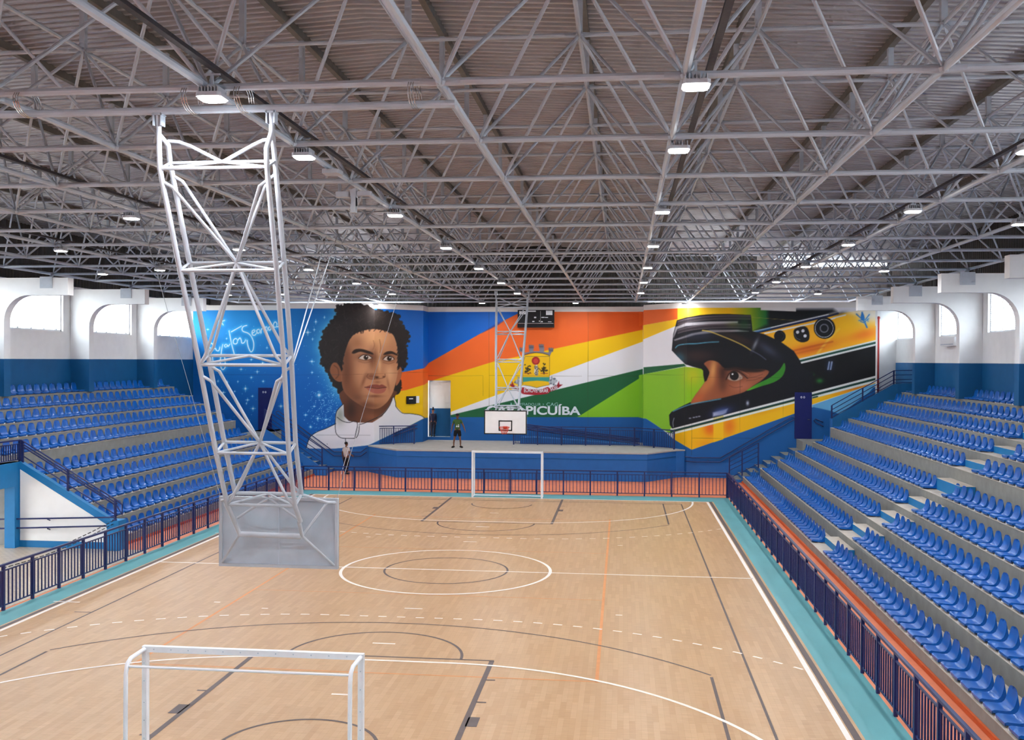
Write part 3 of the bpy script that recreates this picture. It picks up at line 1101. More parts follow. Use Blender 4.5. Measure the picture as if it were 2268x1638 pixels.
# two wall floodlights at the corners of the mural
fa_ = bpy.data.lights.new('flood_light', 'AREA')
fa_.size = .16
fa_.energy = 60
for sx, nm, x, y in ((-1, 'left', -8.2, 24.6), (1, 'right', 8.2, 24.3)):
    t = thing('floodlight', 'small bright floodlight at the top of the %s mural corner' % nm, 'lamp', (x, y - .25, 9.02))
    MB().bevbox(x - .12, x + .12, y - .42, y - .2, 9.02, 9.08, .02).build('housing', M_MAST, t)
    MB().bevbox(x - .1, x + .1, y - .4, y - .22, 8.99, 9.02, .02).build('lens', M_LENS, t)
    MB().path([(x, y - .3, 9.08), (x, y - .1, 9.14), (x + sx * .3, 24.75 if sx < 0 else 24.6, 9.13)], .015, 6).build('arm', M_STEEL, t)
    o = bpy.data.objects.new('flood_light', fa_)
    COL.objects.link(o)
    o.parent = t
    o.location = (0, -.06, -.05)
    o.rotation_euler = (math.radians(35), 0, 0)
# beacon with cable boxes by the second cross chord
t = thing('ceiling_equipment', 'pale grey speaker cluster and cable boxes hung from the roof frame', 'speaker', (0, -10.3, 9.2))
MB().bevbox(-.3, -.05, -10.33, -10.2, 9.12, 9.22, .02).build('left_box', M_MAST, t)
MB().bevbox(.1, .38, -10.33, -10.2, 9.14, 9.22, .02).build('right_box', M_MAST, t)
MB().prism([(-.02, 9.25), (.1, 9.28), (.1, 8.95), (.04, 8.9)], 'y', -10.35, -10.2).build('horn', M_MAST, t)
MB().prism([(.02, 9.1), (.1, 9.1), (.1, 8.82), (0, 8.82)], 'y', -10.38, -10.25).build('lower_horn', M_MAST, t)
MB().bevbox(-.05, .25, -12.0, -11.7, 9.25, 9.32, .03).build('flat_dish', M_MAST, t)

# ================================================================== suspended basketball goals
RINGS = [(-16.475, 8.482, 1.40), (-15.991, 7.239, 1.31), (-15.518, 6.002, 1.19), (-15.116, 4.769, 1.05), (-14.775, 3.995, 1.0)]
FARD = (.29, .128)


def basket(flip, label, lab_face):
    s = -1 if flip else 1
    T = lambda p: (s * p[0], s * p[1], p[2])
    P = lambda pts: [T(p) for p in pts]
    cx = -.07
    t = thing('basketball_goal', label, 'basketball goal', T((cx, -14.3, 2.95)))
    def tube(nm, pts, r, n=10):
        return MB().path(P(pts), r, n).build(nm, M_MAST, t, True)
    def corner(i, side, far):
        y, z, w_ = RINGS[i]
        return (cx + side * w_ / 2, y + (FARD[0] if far else 0), z + (FARD[1] if far else 0))
    for side in (-1, 1):
        hx = cx + side * .74
        tube('hanger', [(hx, -16.44, 9.2), (hx, -16.42, 9.02)], .035)
        b = MB()
        for k in (-1, 1):
            p = T((hx + k * .05, -16.42, 9.14))
            b.box(p[0] - .008, p[0] + .008, p[1] - .06, p[1] + .06, 9.03, 9.22)
        p = T((hx, -16.42, 9.2))
        b.box(p[0] - .07, p[0] + .07, p[1] - .06, p[1] + .06, 9.16, 9.18)
        b.build('hanger_bracket', M_STEEL, t)
        for far in (False, True):
            c0 = corner(0, side, far)
            up = (c0[0] - side * -.0, c0[1] + (-.02 if not far else -.06), c0[2] + .22)
            pts = [(hx, -16.42, 9.05), (hx, -16.42 + (.0), 8.93), up, c0] + [corner(i, side, far) for i in range(1, 5)]
            if not far:
                pts.append((pts[-1][0] + .01, -14.56, 3.74))
            tube('mast_leg', pts, .034)
    for i in range(5):
        a, b_, c, d = corner(i, -1, False), corner(i, 1, False), corner(i, -1, True), corner(i, 1, True)
        tube('ring_bar', [a, b_], .022, 8)
        tube('ring_bar', [c, d], .022, 8)
        tube('ring_bar', [a, c], .02, 8)
        tube('ring_bar', [b_, d], .02, 8)
        mid = tuple((u + v) / 2 for u, v in zip(c, d))
        tube('ring_brace', [a, mid], .018, 8)
        tube('ring_brace', [b_, mid], .018, 8)
    # crown brace: bent V between the hangers
    m0 = corner(0, -1, True)
    m1 = corner(0, 1, True)
    mid = tuple((u + v) / 2 for u, v in zip(m0, m1))
    for side in (-1, 1):
        a = (cx + side * .70, -16.25, 8.88)
        b_ = (cx + side * .56, -16.23, 8.87)
        tube('crown_brace', [a, b_, (cx + side * .42, -16.2, 8.82), mid], .024)
    # face braces: V down to the middle of ring 2, out to ring 3, V down to ring 4, out to ring 5
    for far in (False, True):
        for side in (-1, 1):
            for top, bot in ((0, 1), (2, 3)):
                a = Vector(corner(top, side, far))
                m_ = (Vector(corner(bot, -1, True)) + Vector(corner(bot, 1, True))) / 2
                st = a + (Vector(corner(bot, side, far)) - a) * .12
                kn = st + Vector((-side * .12, .03, -.07))
                tube('diagonal_brace', [st, kn, m_], .022, 8)
            for top, bot in ((1, 2), (3, 4)):
                m_ = (Vector(corner(top, -1, True)) + Vector(corner(top, 1, True))) / 2
                e = Vector(corner(bot, side, far))
                kn = e + Vector((-side * .1, -.05, .12))
                tube('diagonal_brace', [m_, kn, e], .022, 8)
    # backboard with frame
    x0, x1, yb, z0, z1 = -.99, .85, -14.015, 2.956 - (.045 if flip else 0), 4.013 - (.07 if flip else 0)
    def bb(a0, a1, b0, b1, c0, c1):
        p, q = T((a0, b0, c0)), T((a1, b1, c1))
        return MB().box(min(p[0], q[0]), max(p[0], q[0]), min(p[1], q[1]), max(p[1], q[1]), c0, c1)
    bd = bb(x0, x1, yb - .012, yb + .012, z0, z1).build('backboard', M_BOARD, t)
    bb(x0 + .01, x1 - .01, yb + .012, yb + .016, z0 + .01, z1 - .01).build('white_face', M_BOARDW, bd)
    for (a0, a1, c0, c1) in ((x0, x1, z0, z0 + .045), (x0, x1, z1 - .045, z1), (x0, x0 + .045, z0 + .045, z1 - .045), (x1 - .045, x1, z0 + .045, z1 - .045)):
        bb(a0, a1, yb - .05, yb - .012, c0, c1).build('rim_frame', M_MAST, bd)
        bb(a0, a1, yb + .016, yb + .022, c0, c1).build('black_border', M_BLACK, bd)
    bb(cx - .006, cx + .006, yb - .02, yb - .012, z0 + .04, z1 - .04).build('centre_seam', M_STEEL, bd)
    for (a0, a1, c0, c1) in ((-.295, .295, .0, .05), (-.295, .295, .40, .45), (-.295, -.245, .05, .40), (.245, .295, .05, .40)):
        bb(cx + a0, cx + a1, yb + .016, yb + .022, z0 + .15 + c0, z0 + .15 + c1).build('target_square', M_BLACK, bd)
    # carrier behind the board
    yq = -14.375
    tube('carrier_pipe', [(cx - .47, yq, 3.505), (cx + .47, yq, 3.49)], .04, 12)
    for side in (-1, 1):
        e = (cx + side * .475, yq, 3.5)
        tube('carrier_strut', [(cx + side * .49, -14.56, 3.74), e], .03)
        tube('board_strut', [e, (cx + side * .87, yb - .05, z0 + .06)], .018, 8)
        tube('board_strut', [e, (cx + side * .80, -14.2, 3.97)], .018, 8)
        c4 = corner(4, side, True)
        tube('board_strut', [c4, (cx + side * .80, -14.2, 3.97), (cx + side * .88, yb - .04, 3.95)], .022, 8)
        tube('carrier_brace', [(cx + side * .46, -14.5, 3.76), (cx - side * .02, -14.47, 4.07)], .018, 8)
    tube('carrier_pipe', [corner(4, -1, True), corner(4, 1, True)], .03)
    # ring and net on the court side
    rim = thing_part = MB()
    yr = yb + .016 + .15 + .225
    rim.path(P([(cx + .225 * math.cos(a), yr + .225 * math.sin(a), 3.25) for a in np.linspace(0, 2 * math.pi, 25)[:-1]]), .01, 6, None, True)
    p, q = T((cx - .09, yb + .016, 2.98)), T((cx + .09, yb + .19, 3.06))
    rim.box(min(p[0], q[0]), max(p[0], q[0]), min(p[1], q[1]), max(p[1], q[1]), 3.23, 3.255)
    rim.box(min(p[0], q[0]), max(p[0], q[0]), min(T((0, yb + .016, 0))[1], T((0, yb + .03, 0))[1]), max(T((0, yb + .016, 0))[1], T((0, yb + .03, 0))[1]), 3.14, 3.26)
    ro = rim.build('hoop', M_RED, t, True)
    net = MB()
    for k in range(12):
        for dr in (-1, 1):
            pts = []
            for j in range(5):
                a = 2 * math.pi * (k + dr * j * .5) / 12
                rr = .22 - .032 * j
                pts.append((cx + rr * math.cos(a), yr + rr * math.sin(a), 3.25 - .075 * j))
            net.path(P(pts), .005, 4)
    net.build('net', M_RED, ro)
    return t


basket(False, 'pale steel lattice mast with grey backboard seen from behind, nearest goal', '')
basket(True, 'far basketball goal with white backboard and red hoop in front of the stage', '')
# stay cables of the near goal
for pts, lb in (([(-.98, -14.05, 4.03), (-4.9, -9.0, 9.4)], 'left corner of the near backboard'), ([(.84, -14.05, 4.03), (-.5, -2.0, 9.4)], 'right corner of the near backboard')):
    tag(MB().tube(pts[0], pts[1], .0045, 5).build('stay_cable', M_WIRE, None, False, pts[0]), 'thin steel stay cable rising from the %s' % lb, 'cable')
for dx, lb in ((0, 'left'), (.06, 'right')):
    tag(MB().tube((.55, -15.25, 6.05 - dx), (-2.9 + dx * 5, -2.3, 9.4), .01, 6).build('stay_rod', M_MAST, None, False, (.55, -15.25, 6.05)), '%s of two pale tie rods running from the near mast up to the roof' % lb, 'rod')

# ================================================================== futsal goals
def goal(s, label):
    t = thing('futsal_goal', label, 'goal', (0, s * HY, 0))
    T = lambda p: (p[0], s * p[1], p[2])
    P = lambda pts: [T(p) for p in pts]
    y = HY
    for k in (-1, 1):
        p = T((k * 1.54, y, 0))
        MB().bevbox(p[0] - .04, p[0] + .04, p[1] - .04, p[1] + .04, 0, 2.0, .008).build('post', M_GOAL, t)
        MB().path(P([(k * 1.54, y + .03, 2.04), (k * 1.54, y + .42, 2.03), (k * 1.54, y + .52, 1.98), (k * 1.54, y + .56, 1.86), (k * 1.54, y + .58, .04)]), .03, 10).build('back_post', M_GOAL, t, True)
        MB().path(P([(k * 1.54, y, .03), (k * 1.54, y + .6, .03)]), .026, 8).build('side_foot', M_GOAL, t)
        for z in (.4, .8, 1.05, 1.3, 1.6, 1.85):
            c = MB()
            c.tube(T((k * 1.54, y + .038, z)), T((k * 1.54, y + .046, z)), .01, 6)
            c.build('hook_hole', M_STEEL, t)
    MB().bevbox(-1.58, 1.58, s * y - .04, s * y + .04, 2.0, 2.08, .008).build('crossbar', M_GOAL, t)
    for i in range(12):
        x = -1.4 + i * .25
        MB().tube(T((x, y + .038, 2.045)), T((x, y + .046, 2.045)), .01, 6).build('hook_hole', M_STEEL, t)
    MB().path(P([(-1.54, y + .53, 1.95), (1.54, y + .53, 1.95)]), .018, 8).build('back_bar', M_GOAL, t)
    MB().path(P([(-1.54, y + .59, .03), (1.54, y + .59, .03)]), .026, 8).build('ground_bar', M_GOAL, t)
    return t


goal(-1, 'white futsal goal frame in the foreground, seen from behind')
goal(1, 'white futsal goal frame at the far end, in front of the stage')

# ================================================================== things on the walls
for (x0, x1, y, z0, z1, n, lb) in ((13.9, 14.76, 24.48, 2.1, 4.5, 1, 'right'), (-15.6, -14.8, 26.58, 2.1, 4.46, 2, 'left')):
    d = struct(MB().box(x0, x1, y - .05, y, z0, z1).build('door_%d' % n, M_DOOR))
    for k in (0, 1):
        q = MB()
        xm = (x0 + x1) / 2 - .1 + k * .14
        q.path([(xm + .035 * math.cos(a), y - .055, z1 - .25 + .045 * math.sin(a)) for a in np.linspace(0, 2 * math.pi, 13)[:-1]], .012, 5, None, True)
        q.build('door_number', M_WHITEPL, d)
    h = MB().tube((x1 - .1, y - .05, z0 + 1.0), (x1 - .1, y - .1, z0 + 1.0), .014, 6)
    h.tube((x1 - .1, y - .1, z0 + 1.0), (x1 - .22, y - .1, z0 + 1.0), .012, 6)
    h.build('door_handle', M_CHROME, d)
sc = thing('scoreboard', 'black electronic scoreboard high on the back wall above the stage', 'scoreboard', (.1, 28.6, 7.97))
MB().bevbox(-.95, 1.15, 28.45, 28.68, 8.2, 8.97, .02).build('cabinet', M_BLACK, sc)
MB().box(-.95, 1.15, 28.42, 28.68, 7.97, 8.18).build('lower_cabinet', M_BLACK, sc)
for a0, a1, c0, c1 in ((-.4, .1, 8.86, 8.93), (.68, 1.05, 8.68, 8.93), (.0, .12, 8.5, 8.58), (.42, .6, 8.52, 8.57), (.62, .8, 8.52, 8.56), (-.1, .02, 8.28, 8.34), (.28, .33, 8.3, 8.36), (.4, .5, 8.27, 8.33),
                       (.8, 1.0, 8.28, 8.31), (-.85, -.45, 8.72, 8.9), (-.9, 1.1, 8.2, 8.215), (.36, .37, 8.22, 8.9), (1.0, 1.1, 8.08, 8.12)):
    MB().box(a0, a1, 28.435, 28.45, c0, c1).build('display_mark', M_WHITEPL, sc)
# shot clock on the angled wall left of the stage
ux = Vector((2.2, 2.4, 0)).normalized()
un = Vector((ux.y, -ux.x, 0))
bpos = Vector((-6.98, 26.35, 0)) + un * .03
sh = thing('shot_clock', 'small black display panel on the yellow wall left of the door recess', 'display', (bpos.x, bpos.y, 3.6))
def wallbox(o, a0, a1, z0, z1, th, nm, m, parent):
    b = MB()
    p = [o + ux * a0, o + ux * a1, o + ux * a1 + un * th, o + ux * a0 + un * th]
    b.prism([(q.x, q.y) for q in p], 'z', z0, z1)
    return b.build(nm, m, parent)
wallbox(bpos, 0, .62, 3.62, 4.05, .06, 'panel', M_BLACK, sh)
wallbox(bpos, .66, .86, 3.66, 4.05, .05, 'side_box', M_WHITEPL, sh)
wallbox(bpos + un * .06, .15, .42, 3.88, 3.94, .005, 'display_mark', M_WHITEPL, sh)
rp = thing('red_pipe', 'vertical red fire pipe beside the right end of the mural', 'pipe', (18.55, 26.4, 5))
MB().tube((18.55, 26.45, 4.4), (18.55, 26.45, 8.4), .05, 10).build('riser', M_DRED, rp, True)
MB().ball((18.55, 26.45, 8.43), .085, 8, 6).build('cap', M_DRED, rp, True)
MB().tube((18.68, 26.5, 8.4), (18.68, 26.5, 9.1), .012, 6).build('conduit', M_WHITEPL, rp)
ac = thing('air_conditioner', 'white wall-mounted box under the second window on the right wall', 'air conditioner', (19.3, 17.2, 6.8))
MB().bevbox(19.2, 19.48, 16.3, 18.2, 6.8, 7.18, .03).build('body', M_WHITEPL, ac)
MB().box(19.19, 19.2, 16.4, 18.1, 6.84, 6.9).build('outlet', M_STEEL, ac)
for x, z0, z1, lb in ((-9.45, 9.16, 9.6, 'left'), (11.3, 9.1, 10.2, 'right')):
    tag(MB().tube((x, 24.0, z0), (x, 24.0, z1), .012, 6).build('hanging_rod', M_MAST, None, False, (x, 24, z0)), 'thin white rod hanging from the roof over the %s mural' % lb, 'rod')

# ================================================================== the mural
# Each straight run of wall carries a fine grid; its colours are painted in drawing units
# (U to the right, V down), H maps wall metres (s along the run, z up) to those units.
HOM = dict(
    A=[36.08476, -.01239745, 427.3522, -1.349175, -38.62082, 1028.566, -.001911164, -.0001665568],
    B=[37.67979, -.01294545, 623.812, -1.408811, -40.32795, 1039.814, -.001995642, -.000173919],
    D=[44.24303, -.0130812, 828.343, 9.758288, -40.75084, 1043.315, .01205689, -.0001757427],
    E=[24.168, -.0125871, 935.6591, 13.99343, -39.21161, 1034.478, .0175169, -.0001691046],
    C=[35.69876, -.01226484, 947.0277, -1.334742, -38.20769, 1028.445, -.00189072, -.0001647751],
    F=[-24.1146, -.01255929, 1423.056, -13.96252, -39.12497, 1036.188, -.01747819, -.000168731],
    G=[6.231795, -.01294389, 1424.384, -11.73342, -40.32309, 1043.456, -.01484114, -.000173898],
    R=[39.6341, -.01361688, 1520.274, -1.481881, -42.41961, 1056.602, -.002099148, -.0001829395])
ZLOW = dict(A=1.2, B=1.2, D=1.45, E=1.45, C=1.45, F=1.45, G=.8, R=.8)
STEP = .03


class Canvas:
    def __init__(s, U, V, Z):
        s.U, s.V, s.Z = U, V, Z
        s.C = np.ones((len(U), 3))

    def blend(s, idx, a, col):
        c = np.asarray(col, float) / 255.0
        a = np.clip(a, 0, 1)[:, None]
        s.C[idx] = s.C[idx] * (1 - a) + c * a

    def box(s, u0, u1, v0, v1):
        return np.nonzero((s.U >= u0) & (s.U <= u1) & (s.V >= v0) & (s.V <= v1))[0]

    def sdf(s, idx, P):
        x, y = s.U[idx], s.V[idx]
        P = np.asarray(P, float)
        ins = np.zeros(len(idx), bool)
        d2 = np.full(len(idx), 1e18)
        for i in range(len(P)):
            ax, ay = P[i]
            bx, by = P[(i + 1) % len(P)]
            ex, ey = bx - ax, by - ay
            L = ex * ex + ey * ey + 1e-12
            t = np.clip(((x - ax) * ex + (y - ay) * ey) / L, 0, 1)
            d2 = np.minimum(d2, (x - ax - t * ex) ** 2 + (y - ay - t * ey) ** 2)
            c = (ay > y) != (by > y)
            with np.errstate(divide='ignore', invalid='ignore'):
                xi = ax + (y - ay) / (by - ay + (1e-12 if by == ay else 0)) * ex
            ins ^= c & (x < xi)
        d = np.sqrt(d2)
        return np.where(ins, -d, d)

    def poly(s, P, col, soft=.7, alpha=1.0, grow=0):
        P = np.asarray(P, float)
        m = soft * 3 + 2 + max(grow, 0)
        idx = s.box(P[:, 0].min() - m, P[:, 0].max() + m, P[:, 1].min() - m, P[:, 1].max() + m)
        if not len(idx):
            return idx, None
        d = s.sdf(idx, P) - grow
        a = np.clip(.5 - d / (2 * soft), 0, 1) * alpha
        if callable(col):
            cc = col(s.U[idx], s.V[idx]) / 255.0
            a_ = a[:, None]
            s.C[idx] = s.C[idx] * (1 - a_) + cc * a_
        else:
            s.blend(idx, a, col)
        return idx, d

    def stroke(s, P, wd, col, soft=.6, alpha=1.0, glow=0, gcol=None, galpha=.6):
        P = np.asarray(P, float)
        m = wd + soft * 3 + glow * 3 + 1
        idx = s.box(P[:, 0].min() - m, P[:, 0].max() + m, P[:, 1].min() - m, P[:, 1].max() + m)
        if not len(idx):
            return
        x, y = s.U[idx], s.V[idx]
        d2 = np.full(len(idx), 1e18)
        for i in range(len(P) - 1):
            ax, ay = P[i]
            bx, by = P[i + 1]
            ex, ey = bx - ax, by - ay
            L = ex * ex + ey * ey + 1e-12
            t = np.clip(((x - ax) * ex + (y - ay) * ey) / L, 0, 1)
            d2 = np.minimum(d2, (x - ax - t * ex) ** 2 + (y - ay - t * ey) ** 2)
        d = np.sqrt(d2)
        if glow:
            s.blend(idx, np.exp(-(d / glow) ** 2) * galpha, gcol)
        s.blend(idx, np.clip(.5 - (d - wd / 2) / (2 * soft), 0, 1) * alpha, col)

    def blob(s, u, v, ru, rv, col, alpha=1.0, ang=0, p=2.0, clip=None):
        r = max(ru, rv) * 2.4
        idx = s.box(u - r, u + r, v - r, v + r)
        if not len(idx):
            return
        c, q = math.cos(math.radians(ang)), math.sin(math.radians(ang))
        x, y = s.U[idx] - u, s.V[idx] - v
        a, b = (x * c + y * q) / ru, (-x * q + y * c) / rv
        k = np.exp(-(a * a + b * b) ** (p / 2)) * alpha
        if clip is not None:
            k = k * np.clip(.5 - s.sdf(idx, clip) / 1.6, 0, 1)
        s.blend(idx, k, col)

    def disc(s, u, v, r, col, soft=.6, alpha=1.0, rv=None):
        rv = rv or r
        idx = s.box(u - r - 4, u + r + 4, v - rv - 4, v + rv + 4)
        d = (np.sqrt(((s.U[idx] - u) / r) ** 2 + ((s.V[idx] - v) / rv) ** 2) - 1) * min(r, rv)
        s.blend(idx, np.clip(.5 - d / (2 * soft), 0, 1) * alpha, col)


def spl(P, n=5, closed=True):
    """Catmull-Rom through the points"""
    P = np.asarray(P, float)
    m = len(P)
    out = []
    for i in range(m if closed else m - 1):
        if closed:
            p0, p1, p2, p3 = P[i - 1], P[i], P[(i + 1) % m], P[(i + 2) % m]
        else:
            p0, p1, p2, p3 = P[max(i - 1, 0)], P[i], P[i + 1], P[min(i + 2, m - 1)]
        for k in range(n):
            t = k / n
            out.append(.5 * ((2 * p1) + (-p0 + p2) * t + (2 * p0 - 5 * p1 + 4 * p2 - p3) * t * t + (-p0 + 3 * p1 - 3 * p2 + p3) * t ** 3))
    if not closed:
        out.append(P[-1])
    return np.array(out)


def zz(x0, y0, k):
    return lambda P: [(x0 + a / k, y0 + b / k) for a, b in P]


Z4, Z5, Z6, Z7, Z1 = zz(420, 640, 4.2), zz(900, 640, 4.2), zz(1420, 640, 4.2), zz(1020, 660, 4.817), zz(380, 640, 7.09)
grid = {}
allU, allV, allZ = [], [], []
cnt = 0
for k, (a, c) in RUNS.items():
    a, c = np.array(a), np.array(c)
    L = float(np.hypot(*(c - a)))
    ns, nz_ = max(2, int(L / STEP)), int((ZT - ZLOW[k]) / STEP)
    s_, z_ = np.linspace(-.009, L + .009, ns + 1), np.linspace(ZLOW[k], ZT, nz_ + 1)
    ss, zv = np.meshgrid(s_, z_, indexing='ij')
    ss, zv = ss.ravel(), zv.ravel()
    h = HOM[k]
    w_ = h[6] * ss + h[7] * zv + 1
    allU.append((h[0] * ss + h[1] * zv + h[2]) / w_)
    allV.append((h[3] * ss + h[4] * zv + h[5]) / w_)
    allZ.append(zv)
    grid[k] = (a, (c - a) / L, ss, zv, ns, nz_, cnt)
    cnt += len(ss)
U, V, Zc = np.concatenate(allU), np.concatenate(allV), np.concatenate(allZ)
cv = Canvas(U, V, Zc)
BLUE = (24, 92, 160)
SKYB = (0, 98, 190)
# ---------------- ground colours
idx = cv.box(300, 960, 600, 1100)
t_ = np.exp(-(((U[idx] - 520) / 170) ** 2 + ((V[idx] - 715) / 110) ** 2))[:, None]
cv.C[idx] = (np.array([0, 92, 178]) * (1 - t_) + np.array([0, 140, 215]) * t_) / 255
cv.blend(idx, np.clip((U[idx] - 860) / 30, 0, 1) * .9, (0, 104, 204))
cv.poly([(940, 600), (1440, 600), (1440, 1100), (940, 1100)], (0, 98, 196))
# stripes on the left angled wall and the centre wall
cv.poly(Z5([(-180, 790), (0, 765), (165, 735), (205, 688), (850, 322), (1150, 170), (2230, 170), (2230, 1300), (-180, 1300)]), (240, 104, 36))
cv.poly(Z5([(1830, 180), (2230, 180), (2230, 372), (1830, 460)]), (222, 84, 18), 12, .7)
cv.poly(Z5([(-180, 970), (0, 937), (165, 888), (200, 862), (830, 668), (1050, 625), (2230, 370), (2230, 1300), (-180, 1300)]), (246, 198, 6))
cv.poly(Z5([(415, 1140), (2230, 476), (2230, 1300), (415, 1300)]), (236, 235, 240))
cv.poly(Z5([(400, 1174), (2230, 734), (2230, 1300), (400, 1300)]), (28, 98, 58))
cv.poly(Z5([(1585, 1192), (1640, 1160), (2230, 790), (2230, 1300), (1585, 1300)]), (136, 196, 34))
cv.poly(Z5([(205, 1190), (2230, 1190), (2230, 1600), (205, 1600)]), BLUE)
cv.poly(Z5([(702, 408), (850, 310), (880, 300), (900, 300), (850, 335)]), (38, 62, 150), 1.5)
# panel joints
for P in ([(205, 805), (712, 805)], [(770, 805), (1060, 805)], [(1345, 807), (1632, 807)], [(1690, 807), (2200, 807)], [(770, 210), (770, 1180)], [(1690, 210), (1690, 1280)], [(712, 805), (712, 990)]):
    cv.stroke(Z5(P), .5, (60, 50, 40), .5, .55)

# ---------------- stars and the light-written signature on the far left
rs = random.Random(3)
def star(u, v, r, a=1.0):
    cv.blob(u, v, r * .9, r * .9, (90, 200, 245), .55 * a)
    cv.stroke([(u - r * 1.5, v), (u + r * 1.5, v)], .5, (205, 240, 255), .5, .75 * a)
    cv.stroke([(u, v - r * 1.5), (u, v + r * 1.5)], .5, (205, 240, 255), .5, .75 * a)
    cv.blob(u, v, r * .45, r * .45, (245, 252, 255), a)


for x, y, r in ((280, 300, 5), (170, 375, 4), (575, 655, 5), (680, 685, 6), (480, 745, 5), (630, 768, 5), (575, 822, 5), (685, 857, 5), (265, 855, 4), (350, 865, 5), (520, 925, 8), (315, 960, 6), (420, 950, 3), (585, 995, 4),
                (540, 1030, 5), (590, 1110, 7), (850, 1088, 7), (1175, 303, 6), (1100, 402, 8), (1160, 378, 4), (1145, 465, 4), (1138, 672, 7), (1140, 775, 4), (1205, 985, 11), (1160, 1090, 4), (1080, 1170, 5), (1193, 1203, 6),
                (1270, 1212, 5), (1125, 1280, 6), (1255, 262, 4), (345, 460, 4), (720, 545, 4), (415, 650, 4), (450, 860, 3), (530, 1062, 3)):
    star(420 + x / 4.2, 640 + y / 4.2, r * .62)
for i in range(260):
    x, y = rs.gauss(1270, 90), rs.gauss(1090, 130)
    if y < 700 or x > 1400:
        continue
    cv.blob(420 + x / 4.2, 640 + y / 4.2, .8, .8, (190, 235, 255), rs.uniform(.4, 1))
for i in range(120):
    cv.blob(rs.uniform(440, 720), rs.uniform(700, 930), .7, .7, (170, 220, 250), rs.uniform(.3, .8))
SIG = [[(552, 830), (600, 838), (650, 868), (655, 900), (625, 925), (595, 915), (590, 880), (610, 855)], [(655, 935), (620, 955), (580, 980)], [(655, 940), (690, 932), (705, 958), (735, 970), (752, 945), (760, 910)],
       [(806, 868), (792, 930), (780, 1010), (768, 1120), (770, 1200), (800, 1262), (835, 1240), (848, 1180), (832, 1060), (815, 1030)], [(838, 905), (835, 880), (860, 866), (876, 892), (850, 912)], [(876, 880), (892, 896), (918, 862)],
       [(905, 655), (940, 840), (985, 1015)], [(940, 670), (1020, 625), (1100, 580)], [(1010, 860), (975, 850), (975, 800), (1010, 775), (1035, 800), (1030, 845), (1010, 860)], [(1045, 800), (1075, 765), (1095, 800), (1105, 845), (1140, 840), (1165, 795)],
       [(1182, 570), (1128, 588), (1108, 630), (1130, 665), (1200, 690), (1255, 745), (1290, 840), (1285, 940), (1252, 985), (1220, 945), (1196, 870), (1188, 805)],
       [(1275, 690), (1310, 660), (1300, 640), (1268, 660), (1272, 715), (1310, 722), (1335, 690)], [(1350, 690), (1340, 650), (1370, 630), (1390, 660), (1370, 690), (1350, 690)], [(1405, 690), (1412, 630), (1440, 620), (1455, 660)],
       [(1462, 640), (1480, 595), (1500, 600), (1508, 650)], [(1530, 640), (1522, 610), (1545, 590), (1562, 615), (1548, 645), (1530, 640)], [(1615, 600), (1600, 560), (1625, 515), (1655, 540), (1645, 590), (1615, 600)], [(1655, 590), (1690, 580), (1730, 505)],
       [(640, 1040), (655, 1150), (690, 1260)]]
for P in SIG:
    cv.stroke(spl(Z1(P), 6, False), 2.0, (232, 248, 255), .7, 1, 4.5, (95, 195, 245), .55)
for d in range(5):
    a = math.radians(90 + 72 * d)
    cv.stroke([(380 + 775 / 7.09, 640 + 510 / 7.09), (380 + 775 / 7.09 + 9 * math.cos(a), 640 + 510 / 7.09 - 9 * math.sin(a))], 1.6, (235, 248, 255), .8, 1, 4, (120, 205, 245), .5)

# ---------------- portrait of a dark-haired man in a white collar
HAIR = spl(Z4([(1380, 140), (1425, 150), (1500, 128), (1600, 140), (1700, 180), (1790, 205), (1870, 228), (1945, 262), (1980, 350), (2028, 410), (2032, 480), (2005, 560), (2020, 610), (2010, 690), (1970, 740), (1950, 800), (1965, 900),
               (1950, 950), (1900, 1000), (1800, 1010), (1500, 1010), (1430, 1000), (1390, 965), (1345, 890), (1300, 800), (1262, 735), (1232, 690), (1236, 610), (1210, 545), (1240, 440), (1275, 360), (1330, 300), (1372, 230), (1355, 165)]), 4)
idx = cv.box(640, 830, 640, 1000)
d = cv.sdf(idx, HAIR)
fade = np.clip((800 - U[idx]) / 60, 0, 1) * np.clip((960 - V[idx]) / 60, 0, 1)
cv.blend(idx, np.exp(-np.maximum(d, 0) / 12) * .8 * fade, (120, 205, 235))
hp = []
for i, p in enumerate(HAIR):       # ragged locks
    q = HAIR[(i + 1) % len(HAIR)]
    nx, ny = q[1] - p[1], p[0] - q[0]
    L = math.hypot(nx, ny) + 1e-9
    j = rs.uniform(-2.5, 5.0)
    hp.append((p[0] + nx / L * j, p[1] + ny / L * j))
cv.poly(hp, (38, 30, 28), .9)
for i in range(0, len(HAIR), 2):   # curls standing out of the outline
    p = HAIR[i]
    if p[1] < 860:
        cv.disc(p[0] + rs.uniform(-2, 2), p[1] + rs.uniform(-2, 2), rs.uniform(2.5, 5), rs.choice([(38, 30, 28), (34, 26, 24), (44, 35, 32)]), 1.2)
for i in range(230):               # curls
    x, y = rs.uniform(1230, 2020), rs.uniform(160, 720)
    a = rs.uniform(0, 6.28)
    L = rs.uniform(20, 60)
    c1 = rs.choice([(62, 50, 46), (24, 19, 18), (74, 60, 54), (30, 24, 22)])
    P = Z4([(x, y), (x + L * .5 * math.cos(a), y + L * .5 * math.sin(a) + 8), (x + L * math.cos(a + .5), y + L * math.sin(a + .5))])
    m_ = P[1]
    if cv.sdf(np.array([np.argmin((U - m_[0]) ** 2 + (V - m_[1]) ** 2)]), HAIR)[0] < -3:
        cv.stroke(spl(P, 4, False), 1.2, c1, .9, .55)
SKIN, SKD, SKL = (200, 140, 100), (108, 62, 40), (226, 170, 122)
